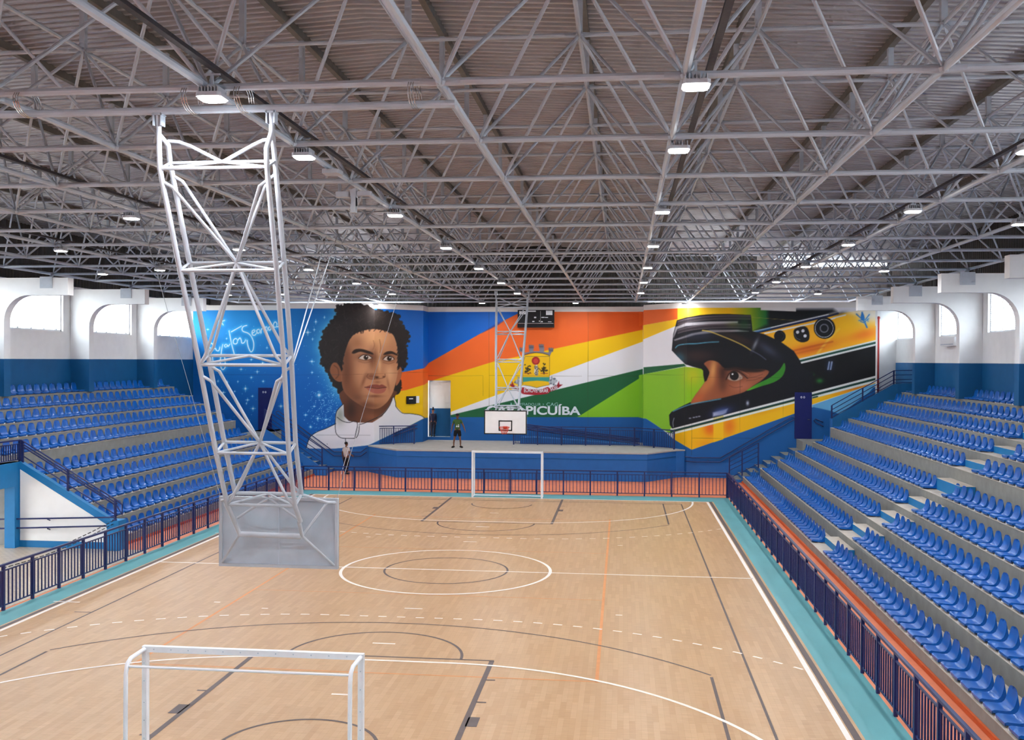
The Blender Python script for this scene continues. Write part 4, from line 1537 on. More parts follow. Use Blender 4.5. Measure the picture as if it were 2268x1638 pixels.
NECK = spl(Z4([(1425, 940), (1432, 1100), (1450, 1200), (1560, 1250), (1720, 1240), (1820, 1150), (1890, 1020), (1895, 940)]), 4)
cv.poly(NECK, (104, 62, 42), 1)
cv.blob(*Z4([(1500, 1120)])[0], 14, 24, (54, 34, 26), .8, clip=NECK)
cv.blob(*Z4([(1700, 1190)])[0], 20, 10, (148, 92, 60), .7, clip=NECK)
EAR = spl(Z4([(1330, 690), (1375, 690), (1410, 760), (1420, 850), (1385, 860), (1340, 830), (1305, 760)]), 4)
cv.poly(EAR, (140, 86, 56), 1)
cv.stroke(spl(Z4([(1345, 710), (1380, 740), (1385, 800), (1360, 830)]), 4, False), 1.6, (84, 48, 32), 1.2, .8)
EAR2 = spl(Z4([(1935, 735), (1968, 735), (1970, 800), (1945, 870), (1915, 890)]), 4)
cv.poly(EAR2, (176, 106, 70), 1)
FACE = spl(Z4([(1490, 470), (1560, 405), (1690, 372), (1800, 385), (1880, 415), (1915, 480), (1935, 570), (1942, 700), (1930, 800), (1908, 900), (1880, 980), (1830, 1055), (1760, 1105), (1690, 1110), (1590, 1075), (1500, 1015), (1435, 940),
               (1415, 840), (1418, 720), (1445, 600)]), 4)
cv.poly(FACE, SKIN, 1)
FB = lambda x, y, rx, ry, c, a, ang=0: cv.blob(420 + x / 4.2, 640 + y / 4.2, rx / 4.2, ry / 4.2, c, a, ang, clip=FACE)
FB(1460, 800, 80, 260, SKD, .9)
FB(1440, 600, 60, 120, (92, 54, 36), .6)
FB(1640, 1080, 150, 50, (96, 56, 36), .8)
FB(1520, 960, 90, 90, (120, 72, 46), .7)
FB(1740, 470, 130, 70, (226, 168, 116), .9)
FB(1560, 500, 60, 60, (150, 96, 62), .6)
FB(1880, 650, 40, 160, (196, 132, 88), .6)
FB(1610, 755, 50, 50, (206, 146, 104), .7)
FB(1860, 780, 46, 90, (232, 176, 132), .9)
FB(1765, 660, 16, 110, (240, 190, 142), .9)
FB(1700, 650, 34, 100, (116, 68, 42), .75)
FB(1690, 810, 50, 26, (112, 62, 40), .7)
FB(1775, 800, 34, 26, (206, 142, 98), .8)
FB(1740, 820, 18, 10, (50, 26, 18), .9)
FB(1805, 815, 12, 8, (70, 36, 24), .8)
FB(1620, 850, 16, 70, (120, 70, 46), .6, 20)
FB(1845, 880, 12, 60, (140, 86, 56), .5, -10)
FB(1745, 865, 30, 14, (140, 84, 58), .6)
for P, a in (([(1710, 480), (1718, 520), (1708, 560)], .6), ([(1765, 470), (1775, 530), (1768, 590)], .6)):
    cv.stroke(spl(Z4(P), 4, False), 1.4, (126, 76, 46), 1.2, a)
# eyes and brows
for cx_, cy_, w_, br in ((1635, 635, 62, [(1510, 590), (1540, 560), (1600, 556), (1680, 580), (1712, 606), (1660, 600), (1590, 582), (1530, 600)]), (1850, 645, 52, [(1800, 608), (1830, 582), (1880, 578), (1930, 606), (1928, 618), (1880, 602), (1830, 610)])):
    FB(cx_, cy_ - 5, w_ * 1.4, 38, (92, 52, 34), .75)
    cv.poly(spl(Z4([(cx_ - w_, cy_ + 6), (cx_ - w_ * .4, cy_ - 20), (cx_ + w_ * .4, cy_ - 20), (cx_ + w_, cy_ + 4), (cx_ + w_ * .3, cy_ + 20), (cx_ - w_ * .4, cy_ + 20)]), 4), (214, 196, 182), .7)
    cv.disc(420 + (cx_ + 6) / 4.2, 640 + cy_ / 4.2, 22 / 4.2, (56, 36, 22), .7)
    cv.disc(420 + (cx_ + 6) / 4.2, 640 + cy_ / 4.2, 10 / 4.2, (10, 8, 8), .6)
    cv.disc(420 + (cx_ + 12) / 4.2, 640 + (cy_ - 8) / 4.2, 5 / 4.2, (245, 240, 235), .5)
    cv.stroke(spl(Z4([(cx_ - w_, cy_ + 6), (cx_ - w_ * .4, cy_ - 22), (cx_ + w_ * .4, cy_ - 22), (cx_ + w_, cy_ + 4)]), 5, False), 1.5, (36, 20, 14), .7, .95)
    cv.stroke(spl(Z4([(cx_ - w_, cy_ + 10), (cx_, cy_ + 26), (cx_ + w_, cy_ + 8)]), 5, False), .9, (96, 56, 40), .8, .7)
    cv.stroke(spl(Z4([(cx_ - w_, cy_ + 36), (cx_, cy_ + 50), (cx_ + w_, cy_ + 34)]), 5, False), 1.0, (120, 72, 48), 1.2, .6)
    cv.poly(spl(Z4(br), 4), (40, 26, 20), 1.1, .95)
# nose wing, mouth, chin
cv.stroke(spl(Z4([(1660, 790), (1650, 815), (1680, 835), (1730, 835), (1780, 830), (1815, 815), (1815, 790)]), 5, False), 1.1, (90, 50, 34), 1.0, .75)
cv.poly(spl(Z4([(1632, 915), (1690, 890), (1740, 886), (1765, 892), (1790, 886), (1828, 912), (1770, 922), (1700, 918)]), 4), (142, 74, 60), .9)
cv.poly(spl(Z4([(1640, 918), (1700, 922), (1770, 926), (1826, 916), (1810, 955), (1760, 972), (1700, 962)]), 4), (176, 100, 82), .9)
cv.stroke(spl(Z4([(1628, 912), (1690, 916), (1745, 924), (1780, 920), (1830, 912)]), 5, False), 1.2, (66, 30, 24), .7, .95)
FB(1720, 995, 70, 14, (116, 68, 46), .8)
FB(1740, 1045, 40, 24, (190, 126, 86), .7)
FB(1560, 1010, 60, 40, (92, 56, 40), .5)
# fringe locks over the forehead
for i in range(46):
    x = rs.uniform(1440, 1930)
    y = 372 + abs(x - 1700) * (.3 if x < 1700 else .2) + rs.uniform(-30, 8)
    P = Z4([(x - 20, y - 70), (x + rs.uniform(-14, 14), y - 30), (x + rs.uniform(-20, 26), y + rs.uniform(-10, 16))])
    cv.stroke(spl(P, 4, False), 1.6, (34, 26, 24), 1.0, .8)
for i in range(26):                # locks at the temples
    y = rs.uniform(480, 720)
    x = 1440 - (y - 480) * .12
    cv.stroke(spl(Z4([(x - 30, y - 30), (x - 6, y), (x + rs.uniform(-14, 14), y + 36)]), 4, False), 2.2, (34, 26, 24), 1.0, .8)
    x = 1935 + rs.uniform(-6, 14)
    cv.stroke(spl(Z4([(x + 24, y - 30), (x + 8, y), (x + rs.uniform(-8, 10), y + 30)]), 4, False), 2.0, (34, 26, 24), 1.0, .75)
# suit
SUIT = Z4([(1085, 1500), (1095, 1440), (1125, 1370), (1190, 1325), (1270, 1295), (1360, 1255), (1358, 1180), (1372, 1130), (1432, 1068), (1436, 1180), (1480, 1225), (1560, 1240), (1700, 1240), (1790, 1180), (1860, 1080), (1893, 998),
           (1912, 1030), (1915, 1085), (1945, 1115), (1980, 1152), (2060, 1158), (2140, 1172), (2185, 1197), (2060, 1262), (1690, 1440), (1660, 1452), (1480, 1472), (1240, 1492)])
cv.poly(SUIT, (232, 231, 236), .8)
cv.blob(*Z4([(1400, 1170)])[0], 12, 20, (120, 130, 110), .7, clip=SUIT)
cv.blob(*Z4([(1500, 1440)])[0], 60, 12, (205, 206, 216), .6, clip=SUIT)
cv.poly(Z4([(2185, 1197), (2268, 1190), (2400, 1190), (2400, 1700), (1040, 1700), (1040, 1500), (1240, 1492), (1480, 1472), (1660, 1452), (1690, 1440), (2060, 1262)]), BLUE, .7)
K = (30, 32, 40)
for P in ([(1085, 1490), (1095, 1440), (1125, 1370), (1190, 1325), (1270, 1295), (1360, 1250)], [(1432, 1066), (1372, 1130), (1358, 1200), (1356, 1300), (1370, 1350), (1410, 1382), (1480, 1388), (1550, 1380), (1575, 1320), (1578, 1260)],
          [(1372, 1190), (1420, 1225), (1480, 1240), (1530, 1228), (1556, 1236), (1562, 1270), (1548, 1330), (1540, 1375)], [(1578, 1256), (1620, 1248), (1720, 1205), (1800, 1160), (1860, 1080), (1893, 1000), (1915, 1060), (1920, 1095), (1978, 1152), (2060, 1158), (2140, 1172), (2180, 1195)],
          [(1450, 1388), (1452, 1425)]):
    cv.stroke(spl(Z4(P), 4, False), 1.5, K, .6, .95)
cv.stroke(Z4([(1180, 1356), (1680, 1358)]), 1.0, (150, 152, 160), .8, .8)
cv.stroke(spl(Z4([(1885, 1030), (1830, 1120), (1750, 1195)]), 5, False), 1.0, (120, 122, 128), .8, .8)
cv.stroke(Z4([(0, 795), (1400, 797)]), .5, (0, 50, 110), .5, .6)
cv.stroke(Z4([(1400, 797), (2215, 770)]), .5, (90, 50, 30), .5, .5)

# ---------------- right wall: helmet and racing-car colours
cv.poly([(1424, 600), (2010, 600), (2010, 1100), (1424, 1100)], (236, 235, 240))
cv.poly(Z6([(-20, 100), (360, 100), (360, 276), (20, 337), (-20, 345)]), (238, 104, 34))
cv.poly(Z6([(20, 337), (350, 277), (330, 340), (20, 468)]), (246, 196, 14))
YT_ = lambda u, v: np.stack([np.interp(u, [1500, 1615, 1660, 1700, 1740], [252, 246, 150, 10, 6]), np.interp(u, [1500, 1615, 1660, 1700, 1740], [206, 190, 170, 100, 62]), np.interp(u, [1500, 1615, 1660, 1700, 1740], [60, 10, 20, 46, 36])], -1)
cv.poly(Z6([(340, 150), (1300, 150), (1300, 420), (340, 420)]), YT_, 1)
cv.poly(Z6([(1180, 185), (1290, 185), (1780, 185), (1815, 210), (1720, 245), (1040, 400), (1180, 330)]), (12, 16, 22), 5)
cv.poly(Z6([(25, 727), (400, 694), (420, 715), (25, 792)]), (24, 92, 56))
LG_ = lambda u, v: np.stack([136 + 50 * np.exp(-((u - 1535) / 22) ** 2 - ((v - 830) / 26) ** 2), 192 + 4 * np.exp(-((u - 1535) / 22) ** 2), 44 - 20 * np.exp(-((u - 1535) / 22) ** 2)], -1)
cv.poly(Z6([(-20, 800), (30, 790), (410, 722), (600, 740), (620, 900), (480, 1080), (320, 1300), (280, 1345), (200, 1305), (120, 1250), (50, 1205), (-20, 1195)]), LG_)
cv.poly(Z6([(-20, 1195), (50, 1205), (120, 1250), (200, 1305), (300, 1390), (470, 1492), (1430, 1155), (1585, 1100), (2200, 900), (2300, 1700), (-20, 1700)]), BLUE)
# car body
BODY = Z6([(1040, 408), (1800, 225), (2200, 190), (2200, 480), (1480, 660), (1300, 500), (1150, 425)])
cv.poly(BODY, (248, 178, 24), 1)
def bb_(x, y, rx, ry, c, a, ang=0, cl=BODY):
    cv.blob(420 + 1000 + x / 4.2, 640 + y / 4.2, rx / 4.2, ry / 4.2, c, a, ang, clip=cl)
bb_(1560, 560, 260, 50, (224, 104, 24), .85, -14)
bb_(2080, 420, 150, 50, (238, 122, 22), .9, -14)
bb_(1900, 330, 120, 70, (252, 190, 20), .8)
bb_(2150, 240, 130, 80, (246, 238, 220), 1.0)
bb_(2060, 210, 170, 30, (246, 240, 226), .9)
bb_(1320, 460, 90, 50, (250, 200, 40), .6)
cv.stroke(spl(Z6([(1640, 600), (1700, 520), (1780, 430), (1840, 370)]), 5, False), 3, (250, 216, 90), 3, .8)
cv.stroke(Z6([(1420, 572), (1780, 488)]), 3, (190, 74, 22), 2, .7)
cv.stroke(Z6([(1440, 600), (1700, 540)]), 2, (200, 90, 26), 2, .6)
for P, wd, c in (([(1040, 398), (1740, 238)], 3.2, (232, 234, 236)), ([(1055, 408), (1760, 246), (1830, 226)], 4.6, (20, 34, 74)), ([(1150, 412), (1600, 318), (1800, 270)], 3.2, (230, 232, 234)), ([(1790, 268), (1900, 240)], 3, (226, 226, 224))):
    cv.stroke(Z6(P), wd, c, .9, 1)
cv.stroke(Z6([(1040, 402), (1200, 364)]), 3, (60, 130, 190), 1.2, .8)
bb_(1850, 225, 60, 18, (60, 62, 66), .6, -14, None)
BLK = Z6([(1440, 640), (1495, 690), (2200, 503), (2200, 806), (1585, 962), (1430, 1002), (1300, 900), (1300, 700)])
cv.poly(BLK, (14, 14, 18), .8)
bb_(1590, 790, 26, 14, (20, 90, 34), .8, 20, BLK)
bb_(1660, 852, 34, 24, (36, 130, 48), .8, 0, BLK)
for x in (1742, 1766):
    cv.stroke(Z6([(x + 8, 678), (x - 4, 745)]), 3.0, (196, 210, 236), 1.2, .9)
bb_(1755, 712, 34, 50, (50, 80, 140), .4, 0, BLK)
for off, wd, c in ((0, 3.6, (226, 228, 226)), (17, 4.6, (22, 72, 58)), (36, 3.6, (226, 228, 226))):
    cv.stroke(Z6([(1470, 654 + off), (2200, 476 + off)]), wd, c, .8, 1)
# lower bodywork
YL = Z6([(300, 1330), (1430, 1040), (1590, 1005), (2200, 850), (2200, 868), (1590, 1072), (1430, 1155), (470, 1492), (300, 1392)])
cv.poly(YL, (246, 188, 14), .8)
bb_(640, 1290, 60, 70, (232, 96, 22), .85, 0, YL)
bb_(820, 1270, 60, 90, (236, 116, 24), .8, 0, YL)
bb_(600, 1440, 90, 40, (240, 150, 20), .6, 0, YL)
bb_(1200, 1130, 200, 20, (236, 164, 16), .6, -15, YL)
bb_(2000, 900, 200, 40, (222, 110, 36), .85, -15, YL)
cv.poly(Z6([(672, 1205), (765, 1185), (765, 1395), (672, 1425)]), (250, 196, 24), .8)
cv.poly(Z6([(1590, 1078), (2200, 868), (2120, 960), (1850, 1165), (1765, 1132), (1590, 1092)]), (104, 176, 222), .8)
for off, wd, c in ((6, 4.0, (228, 230, 228)), (28, 4.8, (20, 62, 52)), (50, 4.2, (226, 236, 232))):
    cv.stroke(Z6([(282, 1296 + off), (1430, 1002 + off), (2200, 802 + off)]), wd, c, .7, 1)
cv.poly(Z6([(672, 1180), (765, 1160), (765, 1185), (672, 1205)]), (180, 176, 60), 1, .7)
cv.stroke(Z6([(1595, 1010), (1640, 998)]), 3, (20, 62, 52), .8, 1)
# round instruments
cv.disc(1420 + 1290 / 4.2, 640 + 438 / 4.2, 54 / 4.2, (14, 14, 18))
cv.stroke(spl(Z6([(1300, 400), (1330, 430), (1310, 470)]), 4, False), 1, (70, 70, 78), .8, .7)
cv.poly(spl(Z6([(1430, 370), (1520, 345), (1560, 390), (1560, 470), (1500, 495), (1440, 470), (1418, 420)]), 4), (22, 22, 28), 1)
for x, y in ((1455, 400), (1505, 388), (1525, 435)):
    cv.disc(1420 + x / 4.2, 640 + y / 4.2, 15 / 4.2, (226, 228, 236))
cv.stroke(spl(Z6([(1425, 410), (1445, 455), (1480, 470)]), 4, False), .8, (150, 150, 160), .7, .8)
cv.disc(1420 + 1705 / 4.2, 640 + 362 / 4.2, 100 / 4.2, (14, 14, 20))
cv.disc(1420 + 1702 / 4.2, 640 + 364 / 4.2, 86 / 4.2, (210, 212, 216))
cv.disc(1420 + 1702 / 4.2, 640 + 364 / 4.2, 81 / 4.2, (16, 18, 24))
cv.disc(1420 + 1702 / 4.2, 640 + 364 / 4.2, 42 / 4.2, (112, 114, 124))
cv.disc(1420 + 1702 / 4.2, 640 + 364 / 4.2, 31 / 4.2, (16, 18, 24))
# blue sprayed emblem
for P, wd in (([(2055, 218), (2075, 300), (2100, 355)], 3.4), ([(2002, 232), (2060, 285), (2085, 310)], 2.2), ([(2122, 236), (2085, 285)], 2.0), ([(2025, 292), (2060, 285)], 1.6), ([(2040, 300), (2072, 312)], 1.6), ([(2115, 275), (2085, 300)], 1.6), ([(2110, 300), (2105, 280)], 1.4)):
    cv.stroke(Z6(P), wd, (34, 116, 190), .8, 1, 3, (150, 195, 225), .3)
cv.poly(spl(Z6([(2055, 218), (2072, 240), (2078, 285), (2050, 290), (2042, 250)]), 4), (34, 116, 190), .9)
# helmet
HEL = Z6([(335, 290), (420, 262), (540, 242), (660, 232), (820, 231), (1020, 240), (1030, 330), (1035, 390), (1150, 420), (1300, 490), (1420, 575), (1475, 660), (1505, 730), (1600, 780), (1600, 955), (1430, 1000), (900, 1136), (292, 1296), (268, 1262),
          (262, 1170), (285, 1140), (360, 1098), (460, 1050), (475, 1064), (600, 860), (580, 760), (560, 742), (480, 722), (415, 700), (340, 625), (287, 570), (300, 420)])
cv.poly(HEL, (16, 17, 24), .8)
hb = lambda x, y, rx, ry, c, a, ang=0: bb_(x, y, rx, ry, c, a, ang, HEL)
cv.poly(Z6([(305, 452), (300, 440), (322, 352), (420, 312), (640, 300), (900, 298), (900, 318), (640, 326), (420, 345), (340, 372)]), (196, 192, 198), 1.4, .85)
cv.poly(Z6([(306, 470), (470, 412), (640, 380), (900, 378), (1000, 392), (700, 402), (500, 428), (315, 480)]), (186, 182, 188), 1.6, .85)
for k_, (y0, c) in enumerate(((258, (108, 94, 100)), (272, (74, 64, 70)), (286, (96, 84, 88)), (338, (112, 98, 104)), (352, (72, 62, 68)), (366, (98, 86, 92)))):
    P = [(345, y0 + 44), (440, y0 + 18), (600, y0 - 2), (800, y0 - 10), (1015, y0 - 8)]
    cv.stroke(spl(Z6(P), 6, False), 2.4, c, .9, .9)
hb(960, 320, 60, 70, (30, 90, 40), .55)
hb(850, 330, 60, 30, (110, 130, 40), .35)
hb(520, 620, 160, 60, (70, 48, 44), .7)
hb(360, 640, 60, 50, (54, 110, 130), .7, 35)
hb(900, 460, 160, 40, (64, 44, 34), .7, 20)
hb(1180, 560, 110, 40, (62, 70, 92), .8, 35)
hb(1060, 515, 16, 60, (150, 158, 170), .7, 25)
hb(560, 440, 160, 40, (40, 44, 62), .7, -5)
cv.stroke(spl(Z6([(322, 545), (350, 522), (420, 510), (520, 506), (620, 495), (720, 490)]), 5, False), 2.0, (96, 178, 205), 1.2, .95)
cv.stroke(spl(Z6([(570, 384), (640, 395), (760, 440), (880, 490), (960, 530), (1020, 568)]), 5, False), 2.2, (222, 190, 84), 1.0, .95)
cv.stroke(spl(Z6([(1020, 568), (1100, 610), (1160, 655)]), 5, False), 1.6, (96, 104, 130), 1.2, .9)
# eyes, nose and cheek inside the visor
FC = spl(Z6([(585, 690), (640, 662), (715, 680), (780, 740), (880, 728), (1000, 752), (1120, 745), (1190, 768), (1130, 840), (1040, 900), (960, 955), (860, 985), (760, 1010), (600, 1040), (466, 1070), (490, 1005), (560, 910), (620, 820), (634, 770), (608, 725)]), 3)
cv.poly(FC, (150, 84, 52), 1.2)
fb = lambda x, y, rx, ry, c, a, ang=0: bb_(x, y, rx, ry, c, a, ang, FC)
fb(668, 760, 30, 110, (226, 162, 92), .9, 8)
fb(600, 900, 50, 120, (204, 124, 66), .8, 35)
fb(760, 780, 44, 100, (60, 32, 22), .9)
fb(900, 790, 110, 50, (92, 50, 36), .6)
fb(760, 900, 40, 60, (96, 54, 38), .7)
fb(520, 1020, 70, 40, (196, 96, 48), .8, -30)
fb(940, 900, 110, 60, (188, 112, 84), .8, -20)
fb(1080, 800, 90, 50, (164, 96, 72), .8, -20)
fb(1000, 745, 150, 22, (58, 32, 24), .85)
fb(870, 800, 80, 44, (96, 54, 40), .7)
cv.poly(spl(Z6([(805, 830), (835, 780), (875, 765), (920, 790), (945, 825), (900, 850), (850, 852)]), 4), (176, 152, 136), .9)
cv.disc(1420 + 866 / 4.2, 640 + 805 / 4.2, 42 / 4.2, (22, 14, 12), .8)
cv.disc(1420 + 850 / 4.2, 640 + 790 / 4.2, 8 / 4.2, (240, 240, 242), .6)
cv.stroke(spl(Z6([(790, 840), (820, 785), (870, 758), (930, 780), (990, 830)]), 5, False), 2.0, (40, 20, 16), .9, .95)
cv.stroke(spl(Z6([(790, 742), (860, 738), (930, 760), (1000, 800)]), 5, False), 1.6, (196, 126, 96), 1.2, .7)
for P in ([(820, 895), (870, 915), (940, 905)], [(980, 830), (1060, 815), (1130, 790)], [(980, 850), (1060, 842), (1120, 820)]):
    cv.stroke(spl(Z6(P), 4, False), 1.2, (100, 56, 42), 1.0, .7)
cv.poly(spl(Z6([(770, 742), (850, 722), (960, 732), (1080, 742), (1150, 752), (1080, 772), (960, 766), (880, 752), (800, 756)]), 4), (34, 22, 20), 2.2, .85)
cv.poly(Z6([(575, 745), (612, 735), (634, 772), (610, 850), (590, 862), (578, 800)]), (22, 16, 18), 1)
cv.poly(spl(Z6([(985, 938), (1080, 880), (1200, 820), (1290, 745), (1330, 685), (1342, 740), (1310, 815), (1230, 868), (1110, 905), (1010, 940)]), 3), lambda u, v: np.stack([50 + 60 * np.clip((1690 - u) / 40, 0, 1), 130 + 60 * np.clip((1690 - u) / 40, 0, 1), 34 + 0 * u], -1), 1)
cv.stroke(spl(Z6([(300, 1135), (380, 1100), (470, 1068), (600, 1045), (740, 1020)]), 5, False), 2.4, (86, 168, 196), 1.2, .8)
CH = HEL
bb_(740, 1145, 90, 40, (60, 84, 150), .6, -14, HEL)
cv.poly(Z6([(668, 1148), (805, 1112), (790, 1150), (760, 1166), (668, 1184)]), (206, 214, 236), 2, .85)
bb_(760, 1130, 90, 40, (60, 84, 150), .5, -14, HEL)
bb_(990, 1060, 14, 22, (196, 206, 230), .9, 0, HEL)
for x in (455, 490, 515, 540):
    bb_(x, 1200 - (x - 455) * .2, 12, 6, (190, 200, 222), .8, 0, HEL)
cv.stroke(spl(Z6([(308, 1200), (298, 1240), (302, 1280)]), 4, False), 1.6, (190, 196, 210), 1.0, .8)
for P in ([(405, 250), (405, 1560)], [(470, 820), (470, 1540)], [(480, 180), (480, 420)], [(920, 820), (920, 1330)], [(1322, 960), (1322, 1190)], [(470, 820), (1400, 825)], [(30, 795), (400, 798)], [(470, 1386), (1050, 1386)]):
    cv.stroke(Z6(P), .5, (40, 36, 30), .5, .5)
cv.stroke(Z6([(1030, 262), (1440, 292)]), .7, (190, 170, 60), .6, .7)
cv.poly(Z6([(1112, 150), (1440, 150), (1440, 208), (1112, 195)]), (236, 233, 230), .8)

# ---------------- town crest on the centre wall
cv.poly(Z7([(640, 545), (668, 600), (690, 598), (810, 578), (930, 600), (952, 620), (965, 590), (985, 548), (955, 556), (935, 580), (890, 572), (895, 520), (838, 520), (845, 565), (775, 565), (785, 520), (728, 520), (735, 572), (690, 580), (670, 556)]), (132, 128, 140), .8)
for x, y in ((655, 548), (755, 520), (862, 512), (965, 550)):
    cv.poly(Z7([(x - 28, y - 16), (x - 14, y - 26), (x - 6, y - 14), (x + 6, y - 26), (x + 16, y - 14), (x + 28, y - 22), (x + 22, y + 22), (x - 22, y + 22)]), (112, 108, 120), .8)
    cv.stroke(Z7([(x - 22, y + 4), (x + 22, y + 4)]), .8, (50, 46, 56), .6, .9)
cv.stroke(spl(Z7([(668, 612), (740, 588), (810, 582), (880, 588), (950, 612)]), 5, False), 1.4, (54, 50, 58), .7, .9)
SH = Z7([(690, 622), (952, 622), (948, 925), (880, 938), (812, 956), (745, 938), (664, 925), (664, 700)])
cv.poly(SH, (240, 190, 18), .8)
cv.poly(Z7([(664, 842), (948, 842), (948, 892), (880, 882), (812, 880), (740, 884), (664, 894)]), (52, 150, 140), .8)
cv.stroke(SH + [SH[0]], .9, (90, 84, 70), .6, .9)
for i in range(26):
    a = 6.283 * i / 26
    cv.disc(1020 + (803 + 30 * math.cos(a)) / 4.817, 660 + (668 + 30 * math.sin(a)) / 4.817, 13 / 4.817, (168, 40, 34), .6)
cv.disc(1020 + 803 / 4.817, 660 + 670 / 4.817, 26 / 4.817, (206, 66, 52), .8)
cv.poly(spl(Z7([(800, 715), (818, 715), (830, 770), (825, 825), (805, 828), (786, 800), (790, 750)]), 4), (216, 210, 200), .9)
for i in range(40):
    cv.disc(1020 + (810 + rs.uniform(-20, 20)) / 4.817, 660 + rs.uniform(725, 820) / 4.817, 1.0, (96, 90, 84), .6)
for cx_ in (718, 893):
    for i in range(34):
        cv.disc(1020 + (cx_ + rs.gauss(0, 16)) / 4.817, 660 + (762 + rs.gauss(0, 24)) / 4.817, 1.5, (58, 52, 26), .7)
    cv.stroke(Z7([(cx_ - 34, 802), (cx_ + 36, 802)]), 1.6, (170, 70, 40), .8, .9)
cv.stroke(Z7([(832, 745), (862, 775)]), 1.6, (60, 50, 36), .8, .9)
cv.stroke(Z7([(672, 828), (942, 830)]), 1.6, (196, 150, 30), 1, .9)
for sx_ in (-1, 1):
    cx_ = 802 + sx_ * 184
    for i in range(30):
        cv.disc(1020 + (cx_ + rs.gauss(0, 16)) / 4.817, 660 + (888 + rs.gauss(0, 18)) / 4.817, 2.2, rs.choice([(150, 156, 166), (110, 116, 126), (184, 188, 196)]), .8)
RB = (152, 26, 40)
cv.poly(Z7([(512, 914), (546, 918), (548, 880), (572, 930), (660, 966), (652, 1004), (600, 985), (556, 955)]), RB, .8)
cv.poly(Z7([(1090, 922), (1056, 920), (1050, 884), (1030, 926), (945, 962), (950, 1000), (1000, 985), (1046, 955)]), RB, .8)
cv.poly(spl(Z7([(650, 950), (720, 966), (800, 972), (880, 964), (940, 948), (945, 1010), (880, 1026), (800, 1032), (720, 1028), (652, 1014)]), 3), (170, 32, 46), .8)
# rows above the painted band stay white, except the hair
hi = np.nonzero((cv.Z > 8.87))[0]
inside = cv.sdf(hi, hp) < 0
keep = hi[~inside & ~((U[hi] > 1530) & (V[hi] > 683))]
cv.C[keep] = np.array([232, 228, 224]) / 255
# right edge of the mural
cv.blend(np.nonzero(U > 1939)[0], np.ones((U > 1939).sum()), (226, 224, 220))
LINC = np.where(cv.C <= .04045, cv.C / 12.92, ((cv.C + .055) / 1.055) ** 2.4)

pm = bpy.data.materials.new('mural_paint')
pm.use_nodes = True
nt = pm.node_tree
at = nt.nodes.new('ShaderNodeAttribute')
at.attribute_name = 'paint'
nz = nt.nodes.new('ShaderNodeTexNoise')
nz.inputs['Scale'].default_value = 4
nz.inputs['Detail'].default_value = 4
cr = nt.nodes.new('ShaderNodeValToRGB')
cr.color_ramp.elements[0].color = (.93, .93, .93, 1)
mx = nt.nodes.new('ShaderNodeMix')
mx.data_type = 'RGBA'
mx.blend_type = 'MULTIPLY'
mx.inputs['Factor'].default_value = 1
nt.links.new(nz.outputs['Fac'], cr.inputs[0])
nt.links.new(at.outputs['Color'], mx.inputs['A'])
nt.links.new(cr.outputs[0], mx.inputs['B'])
nt.links.new(mx.outputs['Result'], nt.nodes['Principled BSDF'].inputs['Base Color'])
nt.nodes['Principled BSDF'].inputs['Roughness'].default_value = .55
nt.nodes['Principled BSDF'].inputs['Specular IOR Level'].default_value = .3

mural = {'L': thing('painted_mural', 'mural of a curly-haired man in a white collar on starry blue, left of the stage', 'mural', (-11, 24.8, 1)),
         'C': thing('painted_mural', 'mural of slanting orange, yellow, white and green bands behind the stage', 'mural', (0, 28.7, 1.5)),
         'R': thing('painted_mural', 'mural of a racing helmet and black and yellow car on the right wall', 'mural', (12, 24.5, 1))}
for k, (a, d, ss, zv, ns, nz_, o0) in grid.items():
    n = np.array([d[1], -d[0]]) * .016
    n_ = len(ss)
    vx = np.stack([a[0] + d[0] * ss + n[0], a[1] + d[1] * ss + n[1], zv], -1)
    i, j = np.meshgrid(np.arange(ns), np.arange(nz_), indexing='ij')
    q = (i * (nz_ + 1) + j).ravel()
    f = np.stack([q, q + nz_ + 1, q + nz_ + 2, q + 1], -1)
    cx_ = vx[f].mean(1)
    if k == 'C':
        f = f[~((cx_[:, 0] > -6.2) & (cx_[:, 0] < -4.86) & (cx_[:, 2] > 1.62) & (cx_[:, 2] < 4.9))]
    par = mural['L' if k in 'ABDE' else 'C' if k in 'CF' else 'R']
    me = bpy.data.meshes.new('painted_panel')
    me.vertices.add(n_)
    me.vertices.foreach_set('co', (vx - np.array(par.location)).astype(np.float32).ravel())
    me.loops.add(len(f) * 4)
    me.loops.foreach_set('vertex_index', f.astype(np.int32).ravel())
    me.polygons.add(len(f))
    me.polygons.foreach_set('loop_start', np.arange(0, len(f) * 4, 4, dtype=np.int32))
    me.polygons.foreach_set('loop_total', np.full(len(f), 4, dtype=np.int32))
    me.update(calc_edges=True)
    ca = me.color_attributes.new('paint', 'FLOAT_COLOR', 'POINT')
    cc = np.ones((n_, 4), np.float32)
    cc[:, :3] = LINC[o0:o0 + n_]
    ca.data.foreach_set('color', cc.ravel())
    me.materials.append(pm)
    o = bpy.data.objects.new('painted_panel', me)
    COL.objects.link(o)
    o.parent = par


